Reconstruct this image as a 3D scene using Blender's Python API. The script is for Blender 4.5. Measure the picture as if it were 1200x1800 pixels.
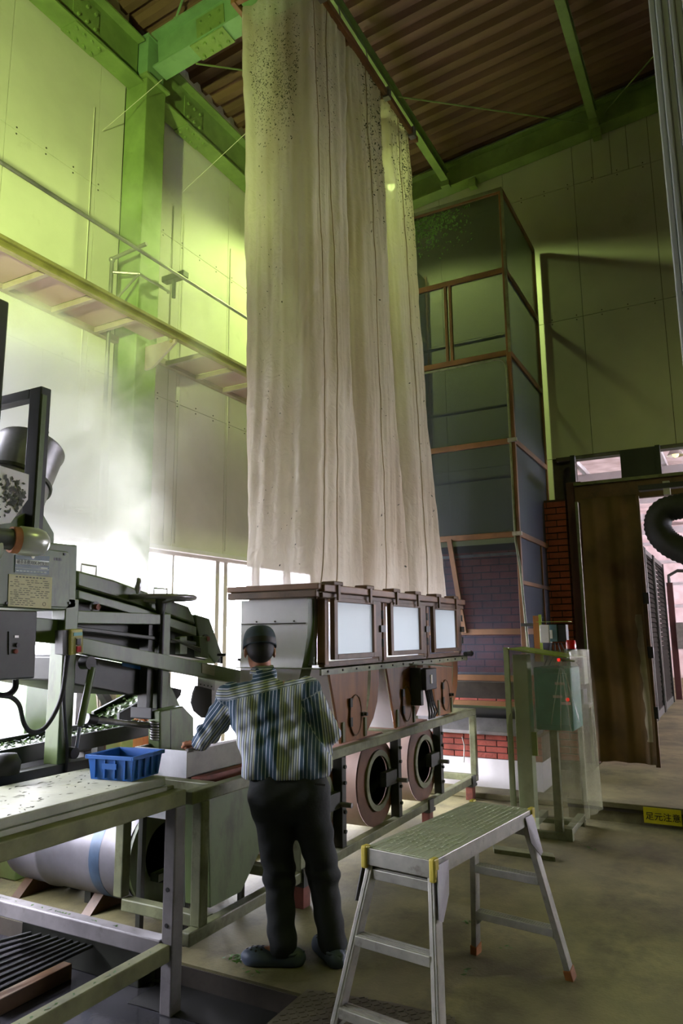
import bpy, bmesh, math, random
import numpy as np
from mathutils import Vector, Matrix, Euler

for o in list(bpy.data.objects):
    bpy.data.objects.remove(o, do_unlink=True)
sc = bpy.context.scene
col = sc.collection
random.seed(7)
rng = np.random.default_rng(11)

# ------------------------------------------------------------------ camera
# world: X runs along the window wall away from the camera, Y towards the window wall, Z up (metres)
F_PX, PITCH, YAW, ROLL, CAM_H = 1260.13, math.radians(9.7585), math.radians(28.4134), math.radians(-0.57), 1.55
_fw = Vector((math.cos(YAW)*math.cos(PITCH), math.sin(YAW)*math.cos(PITCH), math.sin(PITCH)))
_rt = Vector((math.sin(YAW), -math.cos(YAW), 0))
_up = _rt.cross(_fw)
_rt, _up = math.cos(ROLL)*_rt + math.sin(ROLL)*_up, -math.sin(ROLL)*_rt + math.cos(ROLL)*_up
CAM = Vector((0, 0, CAM_H))
cd = bpy.data.cameras.new('camera')
cam = bpy.data.objects.new('camera', cd)
col.objects.link(cam)
cam.matrix_world = Matrix(((_rt.x, _up.x, -_fw.x, 0), (_rt.y, _up.y, -_fw.y, 0), (_rt.z, _up.z, -_fw.z, CAM_H), (0, 0, 0, 1)))
cd.sensor_fit = 'VERTICAL'
cd.sensor_height = 36.0
cd.lens = 36.0*F_PX/1800.0
cd.clip_start = 0.05
sc.camera = cam

# ------------------------------------------------------------------ view, world, lights
sc.view_settings.view_transform = 'Standard'
sc.view_settings.look = 'None'
sc.view_settings.gamma = 1.0
sc.view_settings.use_curve_mapping = False
sc.view_settings.exposure = -1.15
SKY = 110.0
w = bpy.data.worlds.new('overcast_sky')
sc.world = w
w.use_nodes = True
bgn = w.node_tree.nodes['Background']
bgn.inputs[0].default_value = (0.88, 0.875, 1.0, 1)
bgn.inputs[1].default_value = SKY
GREEN = (0.76, 1.0, 0.30)
WARMGREEN = (0.84, 1.0, 0.26)
LAMPS = {  # position, watts, colour, radius
    'bag':   ((7.45, 3.28, 6.98), 1050, GREEN, 0.09),
    'left':  ((-0.5, 2.2, 3.2), 5600, GREEN, 0.10),
    'right': ((3.2, -1.6, 6.6), 340, WARMGREEN, 0.12),
    'rear':  ((-1.2, 0.9, 6.2), 40, WARMGREEN, 0.12),
}
sc.cycles.use_denoising = True
sc.cycles.max_bounces = 10
sc.cycles.diffuse_bounces = 4
sc.cycles.glossy_bounces = 3
sc.cycles.transmission_bounces = 6
sc.cycles.transparent_max_bounces = 16
sc.cycles.volume_bounces = 8
sc.cycles.sample_clamp_indirect = 6.0
sc.cycles.caustics_reflective = False
sc.cycles.caustics_refractive = False
def portal(loc, sx, sy, rot):
    l = bpy.data.lights.new('window_daylight', 'AREA')
    l.shape = 'RECTANGLE'; l.size = sx; l.size_y = sy
    l.cycles.is_portal = True
    o = bpy.data.objects.new('window_daylight', l); col.objects.link(o)
    o.location = loc; o.rotation_euler = rot
portal((2.3, 5.3, 2.2), 4.5, 2.7, (math.radians(-90), 0, 0))
portal((6.86, 5.3, 1.4), 3.7, 2.2, (math.radians(-90), 0, 0))

# ------------------------------------------------------------------ pixel helpers (1200x1800 frame): a pixel is a direction, a plane gives the depth
def ray(x, y):
    return _fw*F_PX + _rt*(x-600) + _up*(900-y)
def PX(x, y, X):
    d = ray(x, y); return CAM + d*(X/d.x)
def PY(x, y, Y):
    d = ray(x, y); return CAM + d*(Y/d.y)
def PZ(x, y, z):
    d = ray(x, y); return CAM + d*((z-CAM_H)/d.z)

# ------------------------------------------------------------------ materials
def lin(c):
    return tuple(((v/255.0)/12.92 if v/255.0 <= 0.04045 else ((v/255.0+0.055)/1.055)**2.4) for v in c)
MAT = {}
def M(name, rgb, rough=0.6, metal=0.0, var=0.18, scale=5.0, rgb2=None, dirt=0.0, dirt_rgb=(40, 36, 28), dscale=14.0, bump=0.0, bscale=40.0, stretch=(1, 1, 1), spec=0.5, coords='Object'):
    m = bpy.data.materials.new(name); m.use_nodes = True
    nt = m.node_tree; N = nt.nodes; L = nt.links
    b = N['Principled BSDF']
    b.inputs['Roughness'].default_value = rough
    b.inputs['Metallic'].default_value = metal
    b.inputs['Specular IOR Level'].default_value = spec
    c = lin(rgb)
    c2 = lin(rgb2) if rgb2 else tuple(v*(1-2*var) for v in c)
    c1 = c if rgb2 else tuple(min(1, v*(1+var)) for v in c)
    tc = N.new('ShaderNodeTexCoord'); mp = N.new('ShaderNodeMapping')
    mp.inputs['Scale'].default_value = stretch
    L.new(tc.outputs[coords], mp.inputs['Vector'])
    n1 = N.new('ShaderNodeTexNoise'); n1.inputs['Scale'].default_value = scale; n1.inputs['Detail'].default_value = 6; n1.inputs['Roughness'].default_value = 0.6
    L.new(mp.outputs[0], n1.inputs['Vector'])
    r1 = N.new('ShaderNodeValToRGB')
    r1.color_ramp.elements[0].position = 0.32; r1.color_ramp.elements[0].color = (*c2, 1)
    r1.color_ramp.elements[1].position = 0.66; r1.color_ramp.elements[1].color = (*c1, 1)
    L.new(n1.outputs['Fac'], r1.inputs[0])
    out = r1.outputs[0]
    if dirt > 0:
        n2 = N.new('ShaderNodeTexNoise'); n2.inputs['Scale'].default_value = dscale; n2.inputs['Detail'].default_value = 8; n2.inputs['Roughness'].default_value = 0.7
        L.new(mp.outputs[0], n2.inputs['Vector'])
        r2 = N.new('ShaderNodeValToRGB')
        r2.color_ramp.elements[0].position = max(0.0, 0.62-0.25*dirt); r2.color_ramp.elements[0].color = (0, 0, 0, 1)
        r2.color_ramp.elements[1].position = max(0.05, 0.80-0.25*dirt); r2.color_ramp.elements[1].color = (min(1, .4+dirt*.6),)*3+(1,)
        L.new(n2.outputs['Fac'], r2.inputs[0])
        mx = N.new('ShaderNodeMix'); mx.data_type = 'RGBA'
        L.new(r2.outputs[0], mx.inputs[0]); L.new(out, mx.inputs[6]); mx.inputs[7].default_value = (*lin(dirt_rgb), 1)
        out = mx.outputs[2]
    L.new(out, b.inputs['Base Color'])
    if bump > 0:
        n3 = N.new('ShaderNodeTexNoise'); n3.inputs['Scale'].default_value = bscale; n3.inputs['Detail'].default_value = 5
        L.new(mp.outputs[0], n3.inputs['Vector'])
        bp = N.new('ShaderNodeBump'); bp.inputs['Strength'].default_value = bump; bp.inputs['Distance'].default_value = 0.02
        L.new(n3.outputs['Fac'], bp.inputs['Height']); L.new(bp.outputs[0], b.inputs['Normal'])
    MAT[name] = m
    return m
def emit(name, rgb, s):
    m = bpy.data.materials.new(name); m.use_nodes = True
    b = m.node_tree.nodes['Principled BSDF']
    b.inputs['Base Color'].default_value = (*lin(rgb), 1)
    b.inputs['Emission Color'].default_value = (*lin(rgb), 1); b.inputs['Emission Strength'].default_value = s
    MAT[name] = m; return m
def film(name, rgb, alpha, rough=0.3, translucent=0.0, speck=0.0, speck_rgb=(40, 40, 25)):
    # thin see-through sheet: transparent mixed with a diffuse / translucent / glossy sheet
    m = bpy.data.materials.new(name); m.use_nodes = True
    nt = m.node_tree; N = nt.nodes; L = nt.links
    for n in list(N): N.remove(n)
    o = N.new('ShaderNodeOutputMaterial'); t = N.new('ShaderNodeBsdfTransparent'); mix = N.new('ShaderNodeMixShader')
    b = N.new('ShaderNodeBsdfPrincipled'); b.inputs['Roughness'].default_value = rough
    tc = N.new('ShaderNodeTexCoord'); n1 = N.new('ShaderNodeTexNoise'); n1.inputs['Scale'].default_value = 9; n1.inputs['Detail'].default_value = 7
    L.new(tc.outputs['Object'], n1.inputs['Vector'])
    rp = N.new('ShaderNodeMapRange'); rp.inputs[1].default_value = 0.3; rp.inputs[2].default_value = 0.7
    rp.inputs[3].default_value = max(0, alpha*0.998); rp.inputs[4].default_value = min(1, alpha*1.002)
    L.new(n1.outputs['Fac'], rp.inputs[0])
    c = lin(rgb)
    b.inputs['Base Color'].default_value = (*c, 1)
    src = b.outputs[0]
    if translucent > 0:
        tr = N.new('ShaderNodeBsdfTranslucent'); tr.inputs[0].default_value = (*c, 1)
        m2 = N.new('ShaderNodeMixShader'); m2.inputs[0].default_value = translucent
        L.new(b.outputs[0], m2.inputs[1]); L.new(tr.outputs[0], m2.inputs[2]); src = m2.outputs[0]
    L.new(rp.outputs[0], mix.inputs[0]); L.new(t.outputs[0], mix.inputs[1]); L.new(src, mix.inputs[2])
    L.new(mix.outputs[0], o.inputs[0])
    MAT[name] = m; return m

# ------------------------------------------------------------------ mesh builder
class MB:
    def __init__(s):
        s.v = []; s.f = []
    def add(s, vs, fs):
        k = len(s.v); s.v += [Vector(p) for p in vs]; s.f += [tuple(i+k for i in f) for f in fs]; return s
    def box(s, x0, x1, y0, y1, z0, z1):
        return s.add([(x0,y0,z0),(x1,y0,z0),(x1,y1,z0),(x0,y1,z0),(x0,y0,z1),(x1,y0,z1),(x1,y1,z1),(x0,y1,z1)],
                     [(0,3,2,1),(4,5,6,7),(0,1,5,4),(1,2,6,5),(2,3,7,6),(3,0,4,7)])
    def prism(s, pts, ext):
        ext = Vector(ext); pts = [Vector(p) for p in pts]; n = len(pts)
        return s.add(pts+[p+ext for p in pts], [tuple(range(n))[::-1], tuple(range(n, 2*n))]+[(i, (i+1) % n, n+(i+1) % n, n+i) for i in range(n)])
    def polyY(s, px, Y, d):      # pixel outline on the plane Y, given depth d along Y
        return s.prism([PY(x, y, Y) for x, y in px], (0, d, 0))
    def polyX(s, px, X, d):
        return s.prism([PX(x, y, X) for x, y in px], (d, 0, 0))
    def polyZ(s, px, z, d):
        return s.prism([PZ(x, y, z) for x, y in px], (0, 0, d))
    def bar(s, p, q, w, h, up=(0, 0, 1)):
        p = Vector(p); q = Vector(q); d = (q-p).normalized(); u = Vector(up)
        a = d.cross(u)
        if a.length < 1e-4: a = d.cross(Vector((0, 1, 0)))
        a.normalize(); b = a.cross(d).normalized()
        a *= w/2; b *= h/2
        return s.add([p-a-b, p+a-b, p+a+b, p-a+b, q-a-b, q+a-b, q+a+b, q-a+b],
                     [(0,1,2,3),(7,6,5,4),(0,4,5,1),(1,5,6,2),(2,6,7,3),(3,7,4,0)])
    def tube(s, pts, r, n=12, cap=True):
        pts = [Vector(p) for p in pts]; m = len(pts)
        rs = r if isinstance(r, (list, tuple)) else [r]*m
        k = len(s.v); ref = None
        for i, p in enumerate(pts):
            d = (pts[min(i+1, m-1)]-pts[max(i-1, 0)]).normalized()
            if ref is None:
                ref = d.cross(Vector((0, 0, 1)))
                if ref.length < 1e-3: ref = d.cross(Vector((0, 1, 0)))
            ref = (ref-d*ref.dot(d)).normalized(); b = d.cross(ref)
            for j in range(n):
                t = 2*math.pi*j/n
                s.v.append(p+ref*(rs[i]*math.cos(t))+b*(rs[i]*math.sin(t)))
        for i in range(m-1):
            for j in range(n):
                a = k+i*n+j; c = k+i*n+(j+1) % n
                s.f.append((a, c, c+n, a+n))
        if cap:
            s.f.append(tuple(k+j for j in range(n))[::-1]); s.f.append(tuple(k+(m-1)*n+j for j in range(n)))
        return s
    def ring(s, c, axis, r0, r1, d, n=28):   # annulus (r0 inner, r1 outer) extruded d along axis
        c = Vector(c); ax = Vector(axis).normalized()
        u = ax.cross(Vector((0, 0, 1)));
        if u.length < 1e-3: u = Vector((1, 0, 0))
        u.normalize(); v = ax.cross(u); k = len(s.v)
        for off in (0, d):
            for r in (r0, r1):
                for j in range(n):
                    t = 2*math.pi*j/n; s.v.append(c+ax*off+u*(r*math.cos(t))+v*(r*math.sin(t)))
        for j in range(n):
            j2 = (j+1) % n
            i0, o0, i1, o1 = k+j, k+n+j, k+2*n+j, k+3*n+j
            i0b, o0b, i1b, o1b = k+j2, k+n+j2, k+2*n+j2, k+3*n+j2
            s.f += [(i0, i0b, o0b, o0), (i1, o1, o1b, i1b), (o0, o0b, o1b, o1), (i0, i1, i1b, i0b)]
        return s
    def lathe(s, prof, c, axis=(0, 0, 1), n=24):   # prof: (r, h) along axis
        c = Vector(c); ax = Vector(axis).normalized(); u = ax.cross(Vector((0, 0, 1)))
        if u.length < 1e-3: u = Vector((1, 0, 0))
        u.normalize(); v = ax.cross(u); k = len(s.v)
        for r, h in prof:
            for j in range(n):
                t = 2*math.pi*j/n; s.v.append(c+ax*h+u*(r*math.cos(t))+v*(r*math.sin(t)))
        for i in range(len(prof)-1):
            for j in range(n):
                a = k+i*n+j; b = k+i*n+(j+1) % n
                s.f.append((a, b, b+n, a+n))
        return s
    def ell(s, c, r, n=12, m=8):
        c = Vector(c); k = len(s.v)
        for i in range(m+1):
            p = math.pi*i/m
            for j in range(n):
                t = 2*math.pi*j/n
                s.v.append(c+Vector((r[0]*math.sin(p)*math.cos(t), r[1]*math.sin(p)*math.sin(t), r[2]*math.cos(p))))
        for i in range(m):
            for j in range(n):
                a = k+i*n+j; b = k+i*n+(j+1) % n
                s.f.append((a, a+n, b+n, b))
        return s
    def build(s, name, mat, parent=None, bevel=0.0, smooth=False, kind=None):
        me = bpy.data.meshes.new(name)
        me.from_pydata([tuple(p) for p in s.v], [], s.f)
        bm = bmesh.new(); bm.from_mesh(me)
        bmesh.ops.recalc_face_normals(bm, faces=bm.faces[:])
        bm.to_mesh(me); bm.free()
        me.materials.append(MAT[mat] if isinstance(mat, str) else mat)
        o = bpy.data.objects.new(name, me); col.objects.link(o)
        if parent:
            o.parent = parent; o.location = -wloc(parent)
        if smooth:
            for p in me.polygons: p.use_smooth = True
            if smooth != 'all':
                es = o.modifiers.new('edge_split', 'EDGE_SPLIT'); es.split_angle = math.radians(40)
        if bevel > 0:
            b = o.modifiers.new('bevel', 'BEVEL'); b.width = bevel; b.segments = 2; b.limit_method = 'ANGLE'; b.angle_limit = math.radians(40)
        if kind: o['kind'] = kind
        return o
def wloc(o):
    v = Vector((0, 0, 0))
    while o: v += o.location; o = o.parent
    return v
def tag(o, label=None, cat=None, group=None, kind=None):
    if label: o['label'] = label
    if cat: o['category'] = cat
    if group: o['group'] = group
    if kind: o['kind'] = kind
    return o
def thing(name, label, cat, loc=(0, 0, 0), group=None, kind=None):
    o = bpy.data.objects.new(name, None); col.objects.link(o); o.location = loc
    o.empty_display_size = 0.1
    return tag(o, label, cat, group, kind)
def struct(name, loc=(0, 0, 0), label=None, cat=None):
    return thing(name, label, cat, loc, kind='structure')
def copy_tree(o, parent=None):
    c = o.copy(); col.objects.link(c)
    if parent: c.parent = parent
    for ch in list(o.children): copy_tree(ch, c)
    return c
def text(name, body, size, mat, parent, p, xdir, ydir, align='LEFT', ext=0.0008):
    cu = bpy.data.curves.new(name, 'FONT'); cu.body = body; cu.size = size; cu.align_x = align; cu.extrude = ext
    cu.resolution_u = 3
    t = bpy.data.objects.new(name, cu); col.objects.link(t)
    bpy.context.view_layer.update()
    me = bpy.data.meshes.new_from_object(t.evaluated_get(bpy.context.evaluated_depsgraph_get()))
    bpy.data.objects.remove(t, do_unlink=True)
    xd = Vector(xdir).normalized(); yd = Vector(ydir).normalized(); zd = xd.cross(yd)
    me.transform(Matrix(((xd.x, yd.x, zd.x, p[0]), (xd.y, yd.y, zd.y, p[1]), (xd.z, yd.z, zd.z, p[2]), (0, 0, 0, 1))))
    me.materials.clear(); me.materials.append(MAT[mat])
    o = bpy.data.objects.new(name, me); col.objects.link(o)
    if parent: o.parent = parent; o.location = -wloc(parent)
    return o

M('panel_cream', (214, 210, 200), 0.75, var=0.05, scale=1.3, dirt=0.12, dirt_rgb=(150, 138, 122), dscale=1.6)
M('panel_grey', (196, 196, 180), 0.75, var=0.06, scale=0.9, dirt=0.15, dirt_rgb=(150, 145, 125), dscale=1.2)
M('joint_dark', (70, 64, 56), 0.9)
M('unseen_wall', (62, 58, 48), 0.9)
M('steel_green', (124, 146, 88), 0.5, var=0.12, scale=3, dirt=0.12, dirt_rgb=(80, 74, 40))
M('steel_mint', (124, 158, 120), 0.5, var=0.1, scale=3, dirt=0.1, dirt_rgb=(70, 70, 40))
M('deck_brown', (116, 86, 70), 0.65, var=0.15, scale=2.5, dirt=0.2, dirt_rgb=(84, 58, 46), dscale=2, stretch=(1, .15, 1))
M('concrete', (118, 112, 76), 0.7, var=0.28, scale=1.3, dirt=0.55, dirt_rgb=(70, 64, 42), dscale=2.2, bump=.15, bscale=60)
M('concrete_wet', (58, 58, 62), 0.07, var=0.25, scale=1.6, dirt=0.3, dirt_rgb=(30, 28, 26), dscale=2.5, bump=.05, bscale=30)
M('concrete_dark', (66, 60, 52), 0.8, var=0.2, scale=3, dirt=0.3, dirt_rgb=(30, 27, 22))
M('frame_green', (114, 118, 86), 0.5, var=0.2, scale=5, dirt=0.5, dirt_rgb=(70, 66, 34), dscale=9)
M('machine_green', (82, 98, 54), 0.42, var=0.18, scale=3, dirt=0.5, dirt_rgb=(48, 48, 28), dscale=7, stretch=(1, 1, .35))
M('machine_dark', (40, 43, 34), 0.5, var=0.2, scale=5, dirt=0.3, dirt_rgb=(24, 22, 16))
M('black', (22, 22, 22), 0.5, var=0.1)
M('rubber', (26, 26, 28), 0.7, var=0.15, scale=20)
M('steel_raw', (150, 148, 150), 0.4, 0.75, var=0.2, scale=4, dirt=0.2, dirt_rgb=(80, 72, 66), dscale=8)
M('stainless', (186, 186, 186), 0.28, 0.9, var=0.1, scale=3, dirt=0.12, dirt_rgb=(110, 104, 96), dscale=7)
M('aluminium', (178, 176, 168), 0.42, 0.55, var=0.14, scale=8, dirt=0.25, dirt_rgb=(92, 84, 70), dscale=18)
M('window_frame', (214, 206, 204), 0.45, 0.2, var=0.05)
M('white_paint', (222, 218, 220), 0.6, var=0.06, scale=2, dirt=0.1, dirt_rgb=(160, 150, 140), dscale=3)
M('wood_red', (116, 78, 42), 0.5, var=0.22, scale=4, stretch=(.5, .5, .5), dirt=0.2, dirt_rgb=(70, 40, 24), dscale=6)
M('wood_orange', (126, 78, 26), 0.42, var=0.16, scale=5, stretch=(3, 3, .3), dirt=0.1, dirt_rgb=(100, 50, 20), dscale=4)
M('wood_dark', (92, 66, 40), 0.55, var=0.2, scale=5, dirt=0.3, dirt_rgb=(44, 34, 18), dscale=8)
M('brick', (150, 70, 56), 0.8, var=0.2, scale=4, dirt=0.2, dirt_rgb=(96, 44, 40), dscale=10, bump=.3)
M('mortar', (70, 50, 44), 0.9)
M('glass', (230, 235, 240), 0.1)
film('window_glass', (235, 238, 245), 0.06, 0.08)
# ================================================================== STRUCTURE
YW, XB = 5.0, 8.8
SLOPE = 0.09
def zroof(Y): return 7.92 + SLOPE*(5-Y)
# ---- floors
fl = struct('floor', label='stained concrete workshop floor', cat='floor')
b = MB(); b.box(2.95, 8.8, -6.5, 5.2, -.4, 0); b.box(-4, 2.95, -6.5, 1.55, -.4, 0); b.build('floor_slab', 'concrete', fl)
b = MB(); b.box(2.944, 2.951, 1.55, 5.0, -.1, -.012); b.box(-4, 2.944, 1.549, 1.556, -.1, -.012); b.build('pit_edge', 'concrete_dark', fl)
b = MB(); b.box(-4, 2.95, 1.55, 5.2, -.4, -.10); b.build('wet_pit_floor', 'concrete_wet', fl)
b = MB(); b.box(-4, 3.0, 2.02, 2.45, -.099, -.085)
b = MB(); b.prism([(2.94, 1.9, -.098), (2.94, 2.6, -.098), (2.70, 2.6, -.098), (2.72, 1.9, -.098)], (0, 0, .002)); b.build('drain_channel', 'black', fl)
# raised floor of the next room with its edge board
b = MB(); b.box(6.72, 26, -6.5, 1.42, 0, .15); b.box(8.8, 26, 1.42, 4.5, 0, .15); r2 = b.build('floor_annex', 'concrete', None); tag(r2, 'raised concrete floor of the next room behind the step', 'floor', kind='structure')
b = MB(); b.box(6.58, 6.80, -6.5, 1.40, .118, .162); sb = b.build('step_edge_board', 'concrete', r2, bevel=.006)
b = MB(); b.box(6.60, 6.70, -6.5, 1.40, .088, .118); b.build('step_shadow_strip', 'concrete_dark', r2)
b = MB(); b.box(6.62, 6.72, -6.5, 1.40, 0, .118); b.build('step_riser', 'concrete', r2)
# concrete ledge at the foot of the brick base
b = MB(); b.box(6.95, 7.45, 1.42, 5.0, 0, .055); k = b.build('floor_ledge', 'concrete', None, bevel=.01); tag(k, 'low concrete ledge below the brick base', 'ledge', kind='structure')

# ---- left wall (window wall)
wl = struct('wall_left', label='tall cream panelled window wall behind the steam', cat='wall')
b = MB()
b.box(-4, 9.0, 5.03, 5.22, 3.5, 8.6); b.box(-4, .2, 5.03, 5.22, 2.43, 3.5); b.box(3.9, 9.0, 5.03, 5.22, 2.43, 3.5)
b.box(-4, .2, 5.03, 5.22, -.4, 2.43); b.box(4.55, 5.02, 5.03, 5.22, -.4, 2.43); b.box(8.7, 9.0, 5.03, 5.22, -.4, 2.43)
b.box(.2, 4.55, 5.03, 5.22, -.4, .88); b.box(5.02, 8.7, 5.03, 5.22, -.4, .30)
b.build('wall_backing', 'joint_dark', wl)
GAP = .006
def panels(parent, us, zs, mk, mat):
    for i in range(len(us)-1):
        for j in range(len(zs)-1):
            m = MB(); mk(m, us[i]+GAP/2, us[i+1]-GAP/2, zs[j]+GAP/2, zs[j+1]-GAP/2); m.build('panel', mat, parent)
mkl = lambda m, a, c, z0, z1: m.box(a, c, 5.0, 5.028, z0, z1)
panels(wl, [-4, -2.42, -1.45, -.48, .49, 1.46, 2.43, 3.397, 4.37, 4.69], [3.99, 5.81, 7.62, 8.3], mkl, 'panel_cream')
panels(wl, [3.9, 4.37, 4.69], [2.45, 3.99], mkl, 'panel_cream')
panels(wl, [.2, 1.46, 2.43, 3.397, 3.9], [3.52, 3.99], mkl, 'panel_cream')
panels(wl, [-4, -2.42, -1.45, -.48, .2], [2.45, 3.99], mkl, 'panel_cream')
panels(wl, [4.97, 5.577, 6.42, 7.33, 8.24, 8.79], [2.45, 3.99, 5.81, 7.62, 8.3], mkl, 'panel_cream')
b = MB(); b.box(.2, 4.55, 5.0, 5.03, -.1, .88); b.box(5.02, 8.7, 5.0, 5.03, 0, .30); b.build('dado', 'white_paint', wl)
for X in (5.447, 5.62, 6.46, 4.30):       # thin conduits running up the wall
    m = MB(); m.tube([(X, 4.992, 2.5), (X, 4.992, 6.6 if X < 5 else 6.2)], .005, 8); m.build('conduit', 'panel_cream', wl)
# screw heads along the panel joints
m = MB()
for z in (3.99, 5.81):
    for X in np.arange(2.6, 8.6, .30):
        for dz in (-.03, .03):
            m.box(X-.006, X+.006, 4.996, 5.0, z+dz-.006, z+dz+.006)
tag(m.build('screw_head', 'joint_dark', wl), kind='stuff')
# ---- yard outside the windows
M('yard', (176, 172, 166), 0.9, var=.15, scale=.5)
b = MB(); b.box(-60, 70, 5.4, 90, -.5, -.3); tag(b.build('ground', 'yard', None), 'pale paved yard outside the windows', 'ground', kind='structure')
# ---- windows
def window(n, X0, X1, z0, z1, mulls, label):
    r = struct('window_%d' % n, ((X0+X1)/2, 5.1, z0), label, 'window')
    m = MB(); t = .045
    m.box(X0, X1, 5.05, 5.14, z1-t, z1); m.box(X0, X1, 5.05, 5.14, z0, z0+t); m.box(X0, X0+t, 5.05, 5.14, z0+t, z1-t); m.box(X1-t, X1, 5.05, 5.14, z0+t, z1-t)
    m.build('window_frame', 'window_frame', r, bevel=.004)
    m = MB(); m.box(X0-.04, X1+.04, 4.985, 5.05, z1-.01, z1+.035); m.build('window_head', 'white_paint', r, bevel=.004)
    for x, wd in mulls:
        m = MB(); m.box(x-wd/2, x+wd/2, 5.055, 5.135, z0+t, z1-t); m.build('mullion', 'window_frame', r, bevel=.003)
    xs = [X0+t]+[x for x, _ in mulls]+[X1-t]
    for a, c in zip(xs[:-1], xs[1:]):
        m = MB(); m.box(a+.02, c-.02, 5.092, 5.097, z0+t, z1-t); m.build('pane', 'window_glass', r)
window(1, .2, 3.9, .88, 3.5, [(.9, .05), (1.65, .05), (2.4, .09), (3.1, .04)], 'bright window hidden behind the steam, made taller to whiten it')  # upper part is added unseen, to brighten the steam from behind
window(4, 3.9, 4.55, .88, 2.43, [], 'narrow bright window between tall window and green column')
window(2, 5.02, 8.7, .30, 2.43, [(5.68, .03), (6.41, .07), (6.56, .07), (7.2, .05), (7.9, .06)], 'bright window right of the green column')
# ---- back wall
wb = struct('wall_back', label='grey panelled wall above the doorway with the brown curtain', cat='wall')
b = MB(); b.box(8.83, 9.0, -6.5, 5.2, 3.64, 9.2); b.box(8.83, 9.0, 1.55, 5.2, 0, 3.64); b.build('wall_backing', 'joint_dark', wb)
mkb = lambda m, a, c, z0, z1: m.box(8.80, 8.828, a, c, z0, z1)
YJ = [-6.5, -4.14, -3.23, -2.32, -1.41, -.5, .411, 1.323, 2.235, 3.147, 4.06, 4.99]
panels(wb, YJ, [3.66, 5.43, 7.22], mkb, 'panel_grey')
panels(wb, [-6.5, -4.14, -3.23, -2.32, -1.41, -.5, .411, .66, .86, 1.08, 1.323, 2.235, 3.147, 4.06, 4.99], [7.22, 8.9], mkb, 'panel_grey')
panels(wb, [1.8, 2.235, 3.147, 4.06, 4.99], [.0, 1.82, 3.66], mkb, 'panel_grey')
m = MB()
for z in (5.43, 7.22):
    for Y in np.arange(-1, 3.5, .30):
        for dz in (-.03, .03): m.box(8.796, 8.8, Y-.006, Y+.006, z+dz-.006, z+dz+.006)
tag(m.build('screw_head', 'joint_dark', wb), kind='stuff')
b = MB(); b.box(8.76, 8.83, -6.5, 1.75, 3.615, 3.66); b.build('wall_bottom_trim', 'joint_dark', wb)
# ---- unseen sides of the hall
b = MB(); b.box(-4, 9, -6.7, -6.5, -.4, 9.6); o = b.build('wall_right', 'unseen_wall', None); tag(o, 'grey side wall out of view beyond the step platform', 'wall', kind='structure')
b = MB(); b.box(-4.2, -4, -6.7, 5.2, -.4, 9.6); o = b.build('wall_near', 'unseen_wall', None); tag(o, 'grey end wall out of view behind the bench', 'wall', kind='structure')
# ---- roof deck: ribbed metal sheets
b = MB(); PIT = .215; prof = [(0, 0), (.045, 0), (.075, .07), (.155, .07), (.185, 0), (.215, 0)]
xs = []
X = -4.0
while X < 9.0:
    for dx, dz in prof[:-1]: xs.append((X+dx, dz))
    X += PIT
k = len(xs)
b.add([(x, 5.25, zroof(5.25)+dz) for x, dz in xs]+[(x, -6.7, zroof(-6.7)+dz) for x, dz in xs], [(i, i+1, k+i+1, k+i) for i in range(k-1)])
o = b.build('ceiling', 'deck_brown', None); tag(o, 'brown ribbed metal roof deck', 'ceiling', kind='structure')

# ---- steel frame
def ibeam(m, p, q, w, h, tf=.02, tw=.014):
    p = Vector(p); q = Vector(q); d = (q-p).normalized()
    side = d.cross(Vector((0, 0, 1))).normalized(); up = side.cross(d).normalized()
    m.bar(p+up*(h/2-tf/2), q+up*(h/2-tf/2), w, tf); m.bar(p-up*(h/2-tf/2), q-up*(h/2-tf/2), w, tf); m.bar(p, q, tw, h-2*tf)
def splice(parent, c, along, side, up, w, L, n=4, mat='steel_green'):
    # bolted cover plate: centre c, plate lies in the (along, side) plane, proud along up
    c = Vector(c); a = Vector(along).normalized(); s_ = Vector(side).normalized(); u = Vector(up).normalized()
    m = MB(); m.add([c+a*(i*L/2)+s_*(j*w/2)+u*k_ for k_ in (0, .012) for i, j in ((-1, -1), (1, -1), (1, 1), (-1, 1))],
                    [(0, 3, 2, 1), (4, 5, 6, 7), (0, 1, 5, 4), (1, 2, 6, 5), (2, 3, 7, 6), (3, 0, 4, 7)])
    pl = m.build('splice_plate', mat, parent)
    for i in range(n):
        for j in (-1, 1):
            p = c+a*((i-(n-1)/2)*L/n)+s_*(j*w*.27)+u*.012
            m = MB(); m.tube([p, p+u*.022], .016, 6); m.build('bolt', mat, pl)
# column
cx0, cx1, cy0, cy1 = 4.69, 4.97, 4.715, 5.0
cc = thing('steel_column', 'green steel column standing against the window wall in the steam', 'column', (4.83, 4.86, 0))
m = MB(); m.box(cx0, cx1, cy0, 4.999, 0, 7.12); m.build('shaft', 'steel_green', cc, bevel=.012)
m = MB(); m.box(cx0-.03, cx1+.03, cy0-.03, 5.0, 7.12, 7.15); m.build('cap_plate', 'steel_green', cc, bevel=.004)
m = MB(); m.box(cx0+.02, cx1-.02, cy0+.02, 4.99, 7.15, 7.62); m.build('stub', 'steel_mint', cc, bevel=.006)
m = MB(); m.box(cx0+.01, cx1-.01, cy0+.01, 4.99, 7.62, 7.64); m.build('top_plate', 'steel_mint', cc)
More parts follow.
